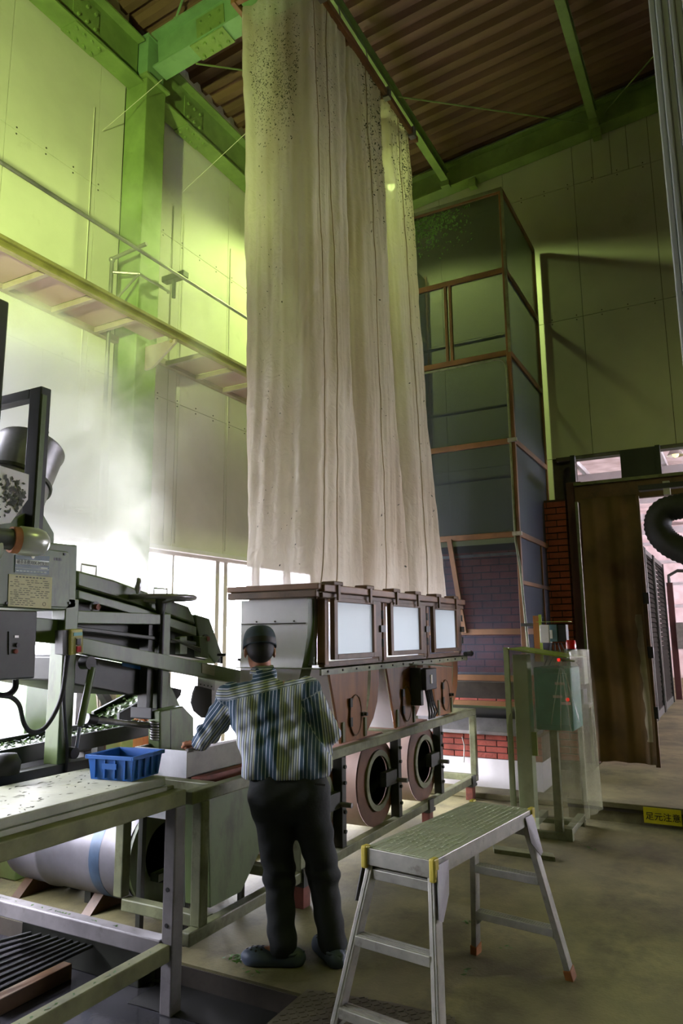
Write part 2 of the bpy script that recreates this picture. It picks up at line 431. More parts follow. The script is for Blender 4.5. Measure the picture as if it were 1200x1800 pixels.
# eave beam along the window wall, in two lengths either side of the column
for (a, c, sx, lab) in ((-4, 4.69, 4.02, 'green steel eave beam left of the column'), (4.97, 8.75, 5.55, 'green steel eave beam right of the column')):
    e = thing('eave_beam', lab, 'beam', ((a+c)/2, 4.86, 7.07), group='eave beams on the window wall')
    m = MB(); ibeam(m, (a, 4.86, 7.32), (c, 4.86, 7.32), .20, .50); m.build('beam_section', 'steel_green', e)
    splice(e, (sx, 4.86, 7.068), (1, 0, 0), (0, 1, 0), (0, 0, -1), .2, .36)
    splice(e, (sx, 4.853, 7.32), (1, 0, 0), (0, 0, 1), (0, -1, 0), .3, .30, 3)
# girder across the roof from the column
g = thing('roof_girder', 'green steel roof girder rising from the column head, bolted splice', 'beam', (4.83, 4.7, 7.2))
gz = lambda Y: 7.42+SLOPE*(5-Y)
m = MB(); ibeam(m, (4.83, 4.70, gz(4.7)), (4.83, -6.4, gz(-6.4)), .20, .42); m.build('beam_section', 'steel_mint', g)
dv = Vector((0, -1, SLOPE)).normalized(); uv = Vector((0, SLOPE, 1)).normalized()
splice(g, Vector((4.83, 4.02, gz(4.02)))-uv*.222, dv, (1, 0, 0), -uv, .2, .40)
splice(g, Vector((4.822, 4.02, gz(4.02))), dv, uv, (-1, 0, 0), .28, .34, 3)
# haunch bracket with hanger rod
m = MB(); m.prism([(4.835, 4.62, gz(4.6)+.2), (4.835, 4.42, gz(4.4)+.2), (4.835, 4.5, gz(4.5)+.36)], (-.012, 0, 0)); m.build('gusset', 'steel_mint', g)
m = MB(); m.tube([(4.83, 4.5, gz(4.5)+.30), (4.80, 4.35, 8.0)], .012, 8); m.build('hanger_rod', 'steel_mint', g)
# girder along the back wall
g2 = thing('wall_girder', 'green steel girder along the top of the back wall', 'beam', (8.68, 0, 7.6))
gz2 = lambda Y: 7.60+SLOPE*(5-Y)
m = MB(); ibeam(m, (8.68, 4.9, gz2(4.9)), (8.68, -6.4, gz2(-6.4)), .20, .36); m.build('beam_section', 'steel_green', g2)
for Y in (2.6, .98):
    m = MB(); m.box(8.60, 8.70, Y-.05, Y+.05, gz2(Y)-.30, gz2(Y)-.18); m.build('cleat', 'steel_green', g2)
# purlins running away from the camera
for Y, zc, lab in ((2.95, 7.74, 'green steel purlin above the cloth bags'), (1.0, 7.93, 'green steel purlin over the open roof bay'), (-1.6, 8.18, 'green steel purlin out of view above the step platform')):
    p_ = thing('roof_purlin', lab, 'beam', (6.7, Y, zc), group='roof purlins')
    m = MB(); ibeam(m, (-4, Y, zc), (4.73, Y, zc), .10, .17, .012, .01); ibeam(m, (4.93, Y, zc), (8.58, Y, zc), .10, .17, .012, .01); m.build('beam_section', 'steel_green', p_)
    m = MB(); m.box(8.50, 8.59, Y-.06, Y+.06, zc-.16, zc-.08); m.build('end_plate', 'steel_green', p_)
# tie rods under the roof
def rod(p, q, lab, r=.009):
    m = MB(); m.tube([p, q], r, 8); o = m.build('tie_rod', 'steel_green', None); tag(o, lab, 'rod', 'roof tie rods'); return o
rod(PZ(700, 170, 7.7), PX(1030, 217, 8.58), 'thin green tie rod crossing below the roof deck from bag rail to purlin end')
rod(PX(1060, 200, 8.58), PZ(1160, 85, 8.1), 'thin green tie rod rising from the purlin end to the pale post')
rod(PX(345, 112, 4.9), PZ(432, 124, 7.6), 'thin green tie rod from the girder splice to the first cloth bag')
def wire(p, q, lab):
    m = MB(); m.tube([p, q], .0028, 6); o = m.build('stay_wire', 'panel_cream', None); tag(o, lab, 'wire', 'thin wires by the column')
wire(PY(180, 230, 4.985), PX(285, 140, 4.7), 'thin wire from the wall hook to the column head')
wire(PY(320, 338, 4.985), PZ(431, 235, 6.6), 'thin wire from the wall hook right of the column to the first bag')

# ---- doorway to the next room: brick pier, brown steel post, wooden lintel, transom
bp = struct('wall_brick_pier', (8.55, 1.72, .15), 'narrow red brick pier beside the doorway', 'pier')
m = MB(); m.box(8.50, 8.79, 1.62, 2.05, .15, 3.1); m.build('mortar_core', 'mortar', bp)
proto = None
row = 0; z = .16
while z < 3.02:
    off = 0 if row % 2 == 0 else -.11
    for Y in (1.625+off, 1.85+off):
        y0, y1 = max(1.625, Y), min(2.05, Y+.213)
        if y1-y0 < .05: continue
        m = MB(); m.box(8.488, 8.52, y0, y1, z, z+.062); m.build('brick', 'brick', bp)
    m = MB(); m.box(8.525, 8.78, 1.612, 1.64, z, z+.062); m.build('brick', 'brick', bp)
    z += .075; row += 1
M('post_brown', (70, 36, 32), 0.55, var=0.12, dirt=.15)
m = MB(); m.box(8.46, 8.72, 1.43, 1.60, .15, 3.28); o = m.build('door_post', 'post_brown', None, bevel=.008); tag(o, 'dark red brown steel post between brick pier and curtain', 'post')
lt = thing('door_lintel', 'long wooden lintel board above the brown curtain', 'lintel', (8.45, 0, 3.1))
m = MB(); m.box(8.42, 8.50, -4.5, 1.50, 3.02, 3.22); m.build('board', 'wood_dark', lt, bevel=.006)
m = MB(); m.box(8.39, 8.53, -4.5, 1.50, 3.22, 3.255); m.build('cap_strip', 'frame_green', lt, bevel=.004)
M('transom_dark', (38, 44, 40), 0.4, var=.1)
tr = struct('window_3', (8.6, .6, 3.26), 'transom above the lintel, half closed with dark panels', 'window')
for (y0, y1) in ((1.00, .62), (-.02, -.9)):
    m = MB(); m.box(8.62, 8.66, y1, y0, 3.255, 3.62); m.build('transom_panel', 'transom_dark', tr)
for y in (1.53, .60, -.05):
    m = MB(); m.box(8.59, 8.68, y-.025, y+.025, 3.255, 3.63); m.build('mullion', 'transom_dark', tr)
for (y0, y1) in ((1.0, 1.5), (.0, .58)):
    m = MB(); m.box(8.637, 8.641, y0, y1, 3.255, 3.62); m.build('pane', 'window_glass', tr)
# ================================================================== CLOTH BAGS, BLOWER BOXES, CHUTES, BLOWERS, STAND
def cloth_mat():
    m = bpy.data.materials.new('bag_cloth'); m.use_nodes = True
    nt = m.node_tree; N = nt.nodes; L = nt.links
    for n in list(N): N.remove(n)
    o = N.new('ShaderNodeOutputMaterial'); d = N.new('ShaderNodeBsdfDiffuse'); t = N.new('ShaderNodeBsdfTranslucent'); tp = N.new('ShaderNodeBsdfTransparent'); gl = N.new('ShaderNodeBsdfGlossy')
    gl.inputs['Roughness'].default_value = .42; gl.inputs[0].default_value = (.5, .5, .45, 1)
    tc = N.new('ShaderNodeTexCoord'); mp = N.new('ShaderNodeMapping'); mp.inputs['Scale'].default_value = (1, 1, .22)
    L.new(tc.outputs['Object'], mp.inputs['Vector'])
    n1 = N.new('ShaderNodeTexNoise'); n1.inputs['Scale'].default_value = 3.5; n1.inputs['Detail'].default_value = 7
    L.new(mp.outputs[0], n1.inputs['Vector'])
    r = N.new('ShaderNodeValToRGB'); r.color_ramp.elements[0].position = .3; r.color_ramp.elements[0].color = (*lin((200, 186, 170)), 1)
    r.color_ramp.elements[1].position = .62; r.color_ramp.elements[1].color = (*lin((234, 226, 216)), 1)
    L.new(n1.outputs['Fac'], r.inputs[0])
    n2 = N.new('ShaderNodeTexNoise'); n2.inputs['Scale'].default_value = 11; n2.inputs['Detail'].default_value = 8; n2.inputs['Distortion'].default_value = 1.6
    L.new(tc.outputs['Object'], n2.inputs['Vector'])
    bp = N.new('ShaderNodeBump'); bp.inputs['Strength'].default_value = .75; bp.inputs['Distance'].default_value = .03
    L.new(n2.outputs['Fac'], bp.inputs['Height'])
    for s_ in (d, gl): L.new(bp.outputs[0], s_.inputs['Normal'])
    for s_ in (d, t): L.new(r.outputs[0], s_.inputs[0])
    m1 = N.new('ShaderNodeMixShader'); m1.inputs[0].default_value = .55; L.new(d.outputs[0], m1.inputs[1]); L.new(t.outputs[0], m1.inputs[2])
    m2 = N.new('ShaderNodeMixShader'); m2.inputs[0].default_value = .05; L.new(m1.outputs[0], m2.inputs[1]); L.new(gl.outputs[0], m2.inputs[2])
    m3 = N.new('ShaderNodeMixShader'); m3.inputs[0].default_value = .15; L.new(m2.outputs[0], m3.inputs[1]); L.new(tp.outputs[0], m3.inputs[2])
    L.new(m3.outputs[0], o.inputs[0]); MAT['bag_cloth'] = m
cloth_mat()
M('leaf_dark', (38, 44, 16), 0.6, var=.3, scale=30)
M('leaf_green', (72, 110, 36), 0.55, var=.3, scale=30)
M('rope', (170, 150, 120), 0.8)
BZ0, BZ1 = 1.865, 6.50
bags_bottom = [(4.06, 4.86), (4.93, 5.73), (5.80, 6.60)]
bags_top = [(4.02, 4.66), (4.74, 5.36), (5.43, 6.03)]
def rrect(u, a, c, r):
    # rounded rectangle outline, u 0..1: front edge first, then +X side, back, -X side; returns point and outward normal
    L1, L2, q = 2*(a-r), 2*(c-r), math.pi*r/2
    P = 2*L1+2*L2+4*q; s = (u % 1)*P
    segs = ((L1, (-a+r, -c), (1, 0), (0, -1)), (L2, (a, -c+r), (0, 1), (1, 0)), (L1, (a-r, c), (-1, 0), (0, 1)), (L2, (-a, c-r), (0, -1), (-1, 0)))
    cen = ((a-r, -c+r), (a-r, c-r), (-a+r, c-r), (-a+r, -c+r))
    for i, (L, p, d, n) in enumerate(segs):
        if s <= L: return p[0]+d[0]*s, p[1]+d[1]*s, n[0], n[1]
        s -= L
        if s <= q:
            t = math.atan2(n[1], n[0])+s/r
            return cen[i][0]+r*math.cos(t), cen[i][1]+r*math.sin(t), math.cos(t), math.sin(t)
        s -= q
    return segs[0][1][0], segs[0][1][1], 0, -1
def bag_frac(k, v):
    x0 = bags_bottom[k][0]*(1-v)+bags_top[k][0]*v; x1 = bags_bottom[k][1]*(1-v)+bags_top[k][1]*v
    a, c = (x1-x0)/2, .26+.02*v; r = .05+.09*math.sin(math.pi*min(1, v*1.15))**.5*.9
    L1, L2, q = 2*(a-r), 2*(c-r), math.pi*r/2; P = 2*L1+2*L2+4*q
    return L1/P, (L1+q+L2+q+L1+q)/P, L2/P
def bag_point(k, u, v, ph):
    x0 = bags_bottom[k][0]*(1-v)+bags_top[k][0]*v; x1 = bags_bottom[k][1]*(1-v)+bags_top[k][1]*v
    y0 = 2.43*(1-v)+2.44*v; y1 = 2.98*(1-v)+3.04*v
    cx, cy, a, c = (x0+x1)/2, (y0+y1)/2, (x1-x0)/2, (y1-y0)/2
    r = .05+.09*math.sin(math.pi*min(1, v*1.15))**.5*.9
    x, y, nx, ny = rrect(u, a, c, r)
    t = 2*math.pi*u; fold = 0
    for j, (n, am) in enumerate(((4, .014), (7, .017), (12, .013), (19, .009), (31, .005), (53, .0028))):
        sway = .9*math.sin(v*(1.3+j*.7)+ph[j % 6]*2)+(.5*math.sin(6*v+ph[j % 6]*3) if j > 1 else 0)
        g = .5+.5*math.sin(v*(2+1.7*j)+ph[j % 6])
        fold += am*g*math.sin(n*t+ph[j % 6]+sway*(1+.45*j))
    amp = .35+.65*min(1, v*6)
    crease = 0
    for f1, f2, am in ((31, 9, .0035), (47, -14, .003), (73, 21, .0022), (97, -37, .0016), (131, 50, .0012)):
        crease += am*math.sin(f1*v+f2*6.283*u/3+3*math.sin(5*v+t)+ph[1])*math.sin(f1*.37*v-f2*u*2+ph[2])
    d = fold*amp+crease
    return Vector((cx+x+nx*d, cy+y+ny*d, BZ0+(BZ1-BZ0)*v))
LAB_BAG = ('tall off-white cloth bag beside the window, first of three', 'tall off-white cloth bag between two others, leaf-specked', 'tall off-white cloth bag nearest the tower, leaf bits clinging near its top')
for k in range(3):
    ph = [random.random()*6.28 for _ in range(6)]
    root = thing('cloth_bag', LAB_BAG[k], 'cloth bag', ((bags_bottom[k][0]+bags_bottom[k][1])/2, 2.7, BZ0), 'hanging cloth bags')
    NU, NV = 230, 210
    m = MB()
    for i in range(NV+1):
        for j in range(NU): m.v.append(bag_point(k, j/NU, i/NV, ph))
    for i in range(NV):
        for j in range(NU):
            a = i*NU+j; c = i*NU+(j+1) % NU; m.f.append((a, c, c+NU, a+NU))
    m.build('cloth', 'bag_cloth', root, smooth='all')
    # seams / cords running down the front
    for fr in ((.55, .12) if k == 0 else (.5,)):
        u = bag_frac(k, .5)[0]*fr
        m = MB(); m.tube([bag_point(k, u, i/60, ph)+Vector((0, -.004, 0)) for i in range(61)], .004, 6); m.build('seam_cord', 'rope', root, smooth=True)
    # leaf crumbs stuck to the cloth
    m = MB()
    for _ in range((1500, 700, 1100)[k]):
        if k == 0: v = random.gauss(.84, .055); side = random.random() < .8
        elif k == 1: v = random.gauss(.90, .08); side = False
        else: v = random.gauss(.90, .07); side = False
        if random.random() < .08: v = random.random()
        v = min(.995, max(.02, v)); fa, fb, fl_ = bag_frac(k, v)
        if side: u = fb+fl_*random.random()
        elif k == 2: u = fa*(random.random() if random.random() < .35 else min(1.1, max(0, random.gauss(.8, .16))))
        elif k == 1: u = fa*random.random()**.5
        else: u = fa*random.random()*.7
        v = min(.995, max(.02, v))
        p = bag_point(k, u % 1, v, ph); q = bag_point(k, (u+.004) % 1, v, ph)
        tx = (q-p).normalized(); nz = tx.cross(Vector((0, 0, 1))).normalized()
        p = p+nz*.003
        ang = random.uniform(0, 3.14); L_ = random.uniform(.006, .018) if k != 0 else random.uniform(.004, .010); W_ = L_*random.uniform(.2, .5)
        a = (tx*math.cos(ang)+Vector((0, 0, 1))*math.sin(ang)); c = nz.cross(a)
        m.add([p-a*L_, p+c*W_+nz*.002, p+a*L_, p-c*W_], [(0, 1, 2, 3)])
    m.build('leaf_crumbs', 'leaf_dark', root, kind='stuff')
# hanging rails at the top (red-brown timber) + cross bars
hr = thing('bag_rail', 'red brown timber rail holding the tops of the cloth bags', 'rail', (5.1, 2.42, 6.5))
m = MB(); m.box(3.9, 6.12, 2.385, 2.425, 6.46, 6.52); m.build('front_rail', 'wood_red', hr, bevel=.004)
m = MB(); m.box(3.9, 6.12, 3.02, 3.06, 6.46, 6.52); m.build('rear_rail', 'wood_red', hr, bevel=.004)
for x in (3.93, 4.70, 5.395, 6.08):
    m = MB(); m.box(x-.02, x+.02, 2.425, 3.02, 6.47, 6.51); m.build('cross_bar', 'wood_red', hr)
for x in (4.2, 5.4, 6.0):
    m = MB(); m.tube([(x, 2.72, 6.5), (x, 2.9, 7.68)], .006, 6); m.build('hanger', 'steel_raw', hr)
    m = MB(); m.box(x-.03, x+.03, 2.37, 2.43, 6.44, 6.54); m.build('clip', 'steel_raw', hr)

# ---- timber frame the bags are tied to
UX = [4.19, 5.085, 5.98]
tf = thing('timber_collar', 'orange brown timber collar the cloth bags are tied to', 'frame', (5.3, 2.35, 1.82))
m = MB(); m.box(4.03, 6.80, 2.31, 2.36, 1.83, 1.88); m.build('front_rail', 'wood_red', tf, bevel=.006)
m = MB(); m.box(3.985, 4.03, 2.33, 3.06, 1.845, 1.885); m.build('end_rail', 'wood_red', tf, bevel=.006)
m = MB(); m.box(3.99, 4.04, 2.35, 3.06, 1.795, 1.843); m.build('end_rail_lower', 'wood_dark', tf, bevel=.006)
m = MB(); m.box(4.04, 6.80, 3.0, 3.05, 1.83, 1.88); m.build('rear_rail', 'wood_red', tf, bevel=.006)
m = MB(); m.box(4.04, 6.80, 2.33, 2.37, 1.79, 1.828); m.build('front_rail_lower', 'wood_dark', tf, bevel=.006)
for x in (4.14, 4.62, 5.09, 5.52, 6.0, 6.45):
    m = MB(); m.box(x, x+.13, 2.30, 2.40, 1.876, 1.905); m.build('clamp_block', 'wood_dark', tf, bevel=.008)
    m = MB(); m.box(x+.05, x+.08, 2.295, 2.31, 1.78, 1.88); m.build('clamp_strap', 'wood_dark', tf)
film('frosted_glass', (196, 205, 208), 0.80, 0.35, translucent=.55)
LABB = ('first of three glazed blower boxes, beside the worker', 'middle one of three glazed blower boxes under the cloth bags', 'last of three glazed blower boxes, next to the tower')
for k, x0 in enumerate(UX):
    r = thing('blower_box', LABB[k], 'blower box', (x0+.36, 2.4, 1.34), 'glazed blower boxes')
    xe = x0+.83
    # casing
    m = MB(); m.box(x0-.10, x0-.075, 2.42, 2.95, 1.36, 1.80); m.build('side_panel', 'stainless', r)
    m = MB(); m.box(x0-.10, xe-.06, 2.95, 2.97, 1.36, 1.80); m.build('back_panel', 'window_glass', r)
    m = MB(); m.box(x0-.07, x0-.02, 2.36, 2.42, 1.36, 1.80); m.build('post', 'wood_red', r, bevel=.004)
    m = MB(); m.box(xe-.09, xe-.035, 2.36, 2.42, 1.36, 1.80); m.build('post', 'wood_dark', r, bevel=.004)
    m = MB(); m.box(x0-.07, xe-.035, 2.365, 2.41, 1.345, 1.38); m.build('sill', 'wood_dark', r, bevel=.004)
    # glazed door
    d = MB(); a, c, z0, z1 = x0-.005, x0+.715, 1.392, 1.80
    d.box(a, a+.05, 2.325, 2.36, z0, z1); d.box(c-.13, c, 2.325, 2.36, z0, z1); d.box(a+.05, c-.13, 2.325, 2.36, z0, z0+.035); d.box(a+.05, c-.13, 2.325, 2.36, z1-.03, z1)
    dr = d.build('door', 'wood_dark', r, bevel=.004)
    m = MB(); m.box(c-.135, c-.105, 2.318, 2.326, z0+.035, z1-.03); m.build('stile_strip', 'wood_red', dr)
    m = MB(); m.box(a+.05, c-.13, 2.34, 2.345, z0+.035, z1-.03); m.build('pane', 'frosted_glass', dr)
    for z in (z0+.1, z1-.1):
        m = MB(); m.tube([(c+.01, 2.32, z-.03), (c+.01, 2.32, z+.03)], .009, 8); m.build('hinge', 'machine_dark', dr)
    m = MB(); m.box(x0+.58+.1, x0+.66+.1, 2.31, 2.326, 1.57, 1.62); m.build('latch', 'machine_dark', dr)
# angle iron shelf under the boxes
m = MB(); m.box(4.02, 6.86, 2.33, 2.345, 1.30, 1.345); m.box(4.02, 6.86, 2.33, 3.0, 1.338, 1.345)
o = m.build('angle_shelf', 'frame_green', None); tag(o, 'long green angle iron shelf under the glazed blower boxes', 'shelf')
for q in range(14):
    x = 4.1+q*.2
    mm = MB(); mm.tube([(x, 2.33, 1.322), (x, 2.322, 1.322)], .008, 6); mm.build('bolt', 'machine_dark', o)
m = MB(); m.tube([(6.80, 2.33, 1.36), (6.95, 2.33, 1.36)], .022, 10); m.tube([(6.93, 2.33, 1.36), (6.97, 2.33, 1.36)], .03, 10)
m.build('end_knob', 'machine_dark', o)
# curved white end panel beside the worker
M('white_lit', (246, 244, 246), 0.6, var=0.03)  # brighter copy of the white paint, window light put into the colour
ep = thing('end_panel', 'white curved sheet metal end panel of the blower row, window light painted into its white', 'panel', (4.0, 2.7, 1.0))
def arc_y(z): return 2.40+.17*max(0, (1.62-z)/.62)**1.6
zz = [1.79-.08*i for i in range(12)]
m = MB(); m.prism([(4.045, 2.98, zz[0])]+[(4.045, arc_y(z)+.04, z) for z in zz]+[(4.045, 2.98, zz[-1])], (.006, 0, 0)); m.build('sheet', 'white_lit', ep)
m = MB(); m.box(4.038, 4.046, 2.46, 2.98, 1.628, 1.634)
m.build('joint_strip', 'joint_dark', ep)
for y in (2.55, 2.7, 2.85):
    m = MB(); m.tube([(4.04, y, 1.645), (4.046, y, 1.645)], .006, 6); m.build('rivet', 'joint_dark', ep)
m = MB()
n = len(zz)
m.add([(4.035, arc_y(z)+.04, z) for z in zz]+[(4.13, arc_y(z)+.02, z) for z in zz], [(i, i+1, n+i+1, n+i) for i in range(n-1)])
m.build('curved_edge', 'machine_green', ep, smooth=True)

# ---- chutes below the boxes
LABC = ('first timber chute with an oval hatch, beside the worker', 'middle timber chute with an oval hatch, by the small black switch box', 'last timber chute with an oval hatch, next to the tower')
for k in range(3):
    dx = .898*k
    P3 = lambda x, z, y=2.40: Vector((x+dx, y, z))
    r = thing('timber_chute', LABC[k], 'chute', (4.58+dx, 2.5, .83), 'timber chutes')
    m = MB(); m.prism([P3(4.235, 1.335), P3(4.83, 1.335), P3(4.76, .83), P3(4.40, .83)], (0, .018, 0)); m.build('front_board', 'wood_orange', r, bevel=.002)
    # window-side sheet metal cheek
    zs = [1.335-.505*i/10 for i in range(11)]
    xl = [4.235+.165*(i/10)**1.0 for i in range(11)]
    m = MB(); m.add([P3(x, z, 2.42) for x, z in zip(xl, zs)]+[P3(x, z, 2.95) for x, z in zip(xl, zs)], [(i, i+1, 12+i, 11+i) for i in range(10)]); m.build('cheek_sheet', 'white_paint', r, smooth=True)
    # scroll shaped rear board and the bright sheet bent round it
    C_ = [(4.945, 1.335), (4.94, 1.22), (4.92, 1.11), (4.87, 1.0), (4.79, .92)]
    O_ = [(5.085, 1.335), (5.08, 1.18), (5.05, 1.05), (4.98, .94), (4.88, .86), (4.79, .83)]
    m = MB(); m.prism([P3(x, z, 2.44) for x, z in C_]+[P3(x, z, 2.44) for x, z in O_[::-1]], (0, .018, 0)); m.build('scroll_board', 'wood_orange', r)
    m = MB(); n = len(C_)
    m.add([P3(x, z, 2.438) for x, z in C_]+[P3(x-.16*(1-i/(n-1))-.02, z, 2.85) for i, (x, z) in enumerate(C_)], [(i, i+1, n+i+1, n+i) for i in range(n-1)]); m.build('bent_sheet', 'frame_green', r, smooth=True)
    m = MB(); n = len(O_)
    m.add([P3(x, z, 2.458) for x, z in O_]+[P3(x, z, 2.93) for x, z in O_], [(i, i+1, n+i+1, n+i) for i in range(n-1)]); m.build('outer_sheet', 'white_paint', r, smooth=True)
    # oval hatch
    hc = P3(4.60, 1.0, 2.398)
    m = MB(); n = 28
    pts = [hc+Vector((.085*math.cos(2*math.pi*i/n), 0, .135*math.sin(2*math.pi*i/n))) for i in range(n)]
    m.prism(pts, (0, -.008, 0)); h = m.build('hatch', 'wood_orange', r)
    m = MB(); m.tube([p+Vector((0, -.008, 0)) for p in pts+[pts[0]]], .005, 6, cap=False); m.build('hatch_rim', 'wood_dark', h)
    for z in (.93, 1.06):
        m = MB(); m.box(4.505+dx, 4.535+dx, 2.38, 2.392, z, z+.06); m.build('hinge', 'machine_dark', h)
    m = MB(); m.box(4.675+dx, 4.725+dx, 2.37, 2.392, .985, 1.01); m.tube([(4.70+dx, 2.372, .998), (4.70+dx, 2.35, .998)], .012, 8); m.build('latch', 'machine_dark', h)
    for (x, z) in ((4.405, .84), (4.735, .84)):
        m = MB(); m.box(x+dx, x+.03+dx, 2.388, 2.402, z, z+.13); m.build('bracket', 'frame_green', r)
# small black switch box with a green lid between the chutes and its cables
sw = thing('switch_box', 'small black switch box under a green metal lid', 'switch box', (5.72, 2.33, 1.05))
m = MB(); m.box(5.60, 5.84, 2.26, 2.385, 1.10, 1.27); m.build('housing', 'black', sw, bevel=.006)
m = MB(); m.box(5.58, 5.63, 2.30, 2.39, .98, 1.28); m.build('back_plate', 'machine_dark', sw)
m = MB(); m.prism([(5.42, 2.30, 1.315), (6.10, 2.20, 1.262), (6.10, 2.38, 1.285), (5.42, 2.42, 1.325)], (0, 0, .006)); m.build('lid', 'frame_green', sw)
m = MB(); m.box(5.69, 5.73, 2.254, 2.262, 1.15, 1.22); m.build('label_plate', 'white_paint', sw)
for q in range(4):
    m = MB(); x = 5.68+.04*q
    m.tube([(x, 2.30, 1.10), (x+.02, 2.29, 1.0), (x+.12+.02*q, 2.32, .90), (x+.26, 2.38, .84)], .009, 8); m.build('cable', 'rubber', sw, smooth=True)

# ---- blowers under the chutes
M('blower_pink', (200, 178, 168), 0.5, var=.1, scale=3, dirt=.2, dirt_rgb=(140, 96, 74), dscale=4)
M('blower_brown', (104, 64, 34), 0.55, var=.2, scale=4, dirt=.25, dirt_rgb=(66, 40, 24))
LABF = ('pinkish drum blower partly hidden by the worker, black inlet', 'pinkish drum blower under the first chute, round black inlet', 'pinkish drum blower under the middle chute, round black inlet')
for k in range(3):
    cx = 4.08+.895*k; cz = .50
    r = thing('drum_blower', LABF[k], 'blower', (cx, 2.6, .17), 'drum blowers')
    R_ = .285; n = 40
    # scroll casing: circle opening into an outlet that rises to the chute
    prof = []
    for i in range(n+1):
        t = math.radians(60 - 300*i/n)
        rr = R_*(1.0+.22*(i/n))
        prof.append((cx+rr*math.cos(t), cz+rr*math.sin(t)))
    prof = [(cx+.10, .83)]+prof+[(cx-.36, .83)]
    m = MB(); nn = len(prof)
    m.add([(x, 2.42, z) for x, z in prof]+[(x, 2.93, z) for x, z in prof], [(i, i+1, nn+i+1, nn+i) for i in range(nn-1)]); m.build('casing_sheet', 'blower_pink', r, smooth=True)
    # face plate with hole
    m = MB(); ri = .185
    k0 = [(cx+ri*math.cos(math.radians(60-300*i/n)), cz+ri*math.sin(math.radians(60-300*i/n))) for i in range(n+1)]
    k1 = prof[1:-1]
    m.add([(x, 2.418, z) for x, z in k0]+[(x, 2.418, z) for x, z in k1]+[(x, 2.41, z) for x, z in k0]+[(x, 2.41, z) for x, z in k1],
          [(i, i+1, n+2+i, n+1+i) for i in range(n)]+[(2*n+2+i, 3*n+3+i, 3*n+4+i, 2*n+3+i) for i in range(n)])
    # close the gap at the outlet side
    a0, a1 = k0[-1], k0[0]
    m.add([(a0[0], 2.412, a0[1]), (k1[-1][0], 2.412, k1[-1][1]), (cx-.36, 2.412, .83), (cx+.10, 2.412, .83), (k1[0][0], 2.412, k1[0][1]), (a1[0], 2.412, a1[1])]+[(cx+ri*math.cos(math.radians(t)), 2.412, cz+ri*math.sin(math.radians(t))) for t in (75, 90, 105)],
          [(0, 1, 2, 3, 4, 5, 6, 7, 8)])
    m.build('face_plate', 'blower_brown', r)
    m = MB(); m.ring((cx, 2.395, cz), (0, 1, 0), ri-.012, ri+.028, .02, 36); m.build('inlet_ring', 'frame_green', r)
    m = MB(); m.lathe([(.0, .30), (ri-.01, .30), (ri-.01, .0)], (cx, 2.42, cz), (0, 1, 0), 32); m.build('inlet_throat', 'black', r, smooth=True)
    m = MB()
    for i in range(8):
        t = 2*math.pi*i/8; p = Vector((cx+.10*math.cos(t), 2.55, cz+.10*math.sin(t)))
        m.bar(p, p+Vector((0, .15, 0)), .01, .10, (math.cos(t+.4), 0, math.sin(t+.4)))
    m.build('impeller', 'machine_dark', r)
    # bearing upright with stub shaft
    m = MB(); m.box(cx+.215, cx+.275, 2.34, 2.41, .17, .78); m.build('bearing_upright', 'machine_dark', r, bevel=.004)
    m = MB(); m.box(cx+.02, cx+.27, 2.35, 2.40, cz-.05, cz+.05); m.build('bearing_arm', 'machine_dark', r)
    m = MB(); m.tube([(cx+.22, 2.40, cz-.03), (cx+.22, 2.27, cz-.03)], .017, 10); m.build('stub_shaft', 'steel_raw', r, smooth=True)
    for z in (.30, .42, .60, .70):
        m = MB(); m.tube([(cx+.245, 2.345, z), (cx+.245, 2.325, z)], .013, 6); m.build('bolt', 'machine_dark', r)

# ---- stand carrying chutes and blowers
st = thing('machine_stand', 'long green steel stand carrying the timber chutes and blowers', 'stand', (5.0, 2.7, 0))
for Y in (2.36, 2.98):
    xs_ = 2.80 if Y < 2.5 else 3.77
    m = MB(); m.box(xs_, 7.06, Y-.03, Y+.03, .765, .825); m.build('top_rail', 'frame_green', st, bevel=.006)
    m = MB(); m.box(xs_, 7.06, Y-.03, Y+.03, .145, .205); m.build('bottom_rail', 'frame_green', st, bevel=.006)
for x, Y in ((2.90, 2.36), (3.02, 2.98), (3.80, 2.36), (3.80, 2.98), (7.03, 2.36), (7.03, 2.98)):
    if True:
        m = MB(); m.box(x-.03, x+.03, Y-.03, Y+.03, .205, .765); m.build('leg', 'frame_green', st, bevel=.006)
for x in (3.02, 3.80, 5.25, 7.03):
    for z in (.145, .765):
        m = MB(); m.box(x-.03, x+.03, 2.39, 2.95, z, z+.06); m.build('cross_rail', 'frame_green', st, bevel=.006)
M('foot_red', (112, 56, 40), 0.7, var=.2, dirt=.3)
for x in (3.84, 5.80, 6.9):
    for Y in (2.36, 2.98):
        m = MB(); m.box(x-.05, x+.03, Y-.035, Y+.035, 0, .145); f = m.build('foot', 'foot_red', st, bevel=.004)
        m = MB(); m.box(x-.06, x+.06, Y-.045, Y+.045, .12, .147); m.box(x-.06, x+.03, Y-.045, Y-.03, .147, .22); m.build('clamp', 'machine_dark', f)
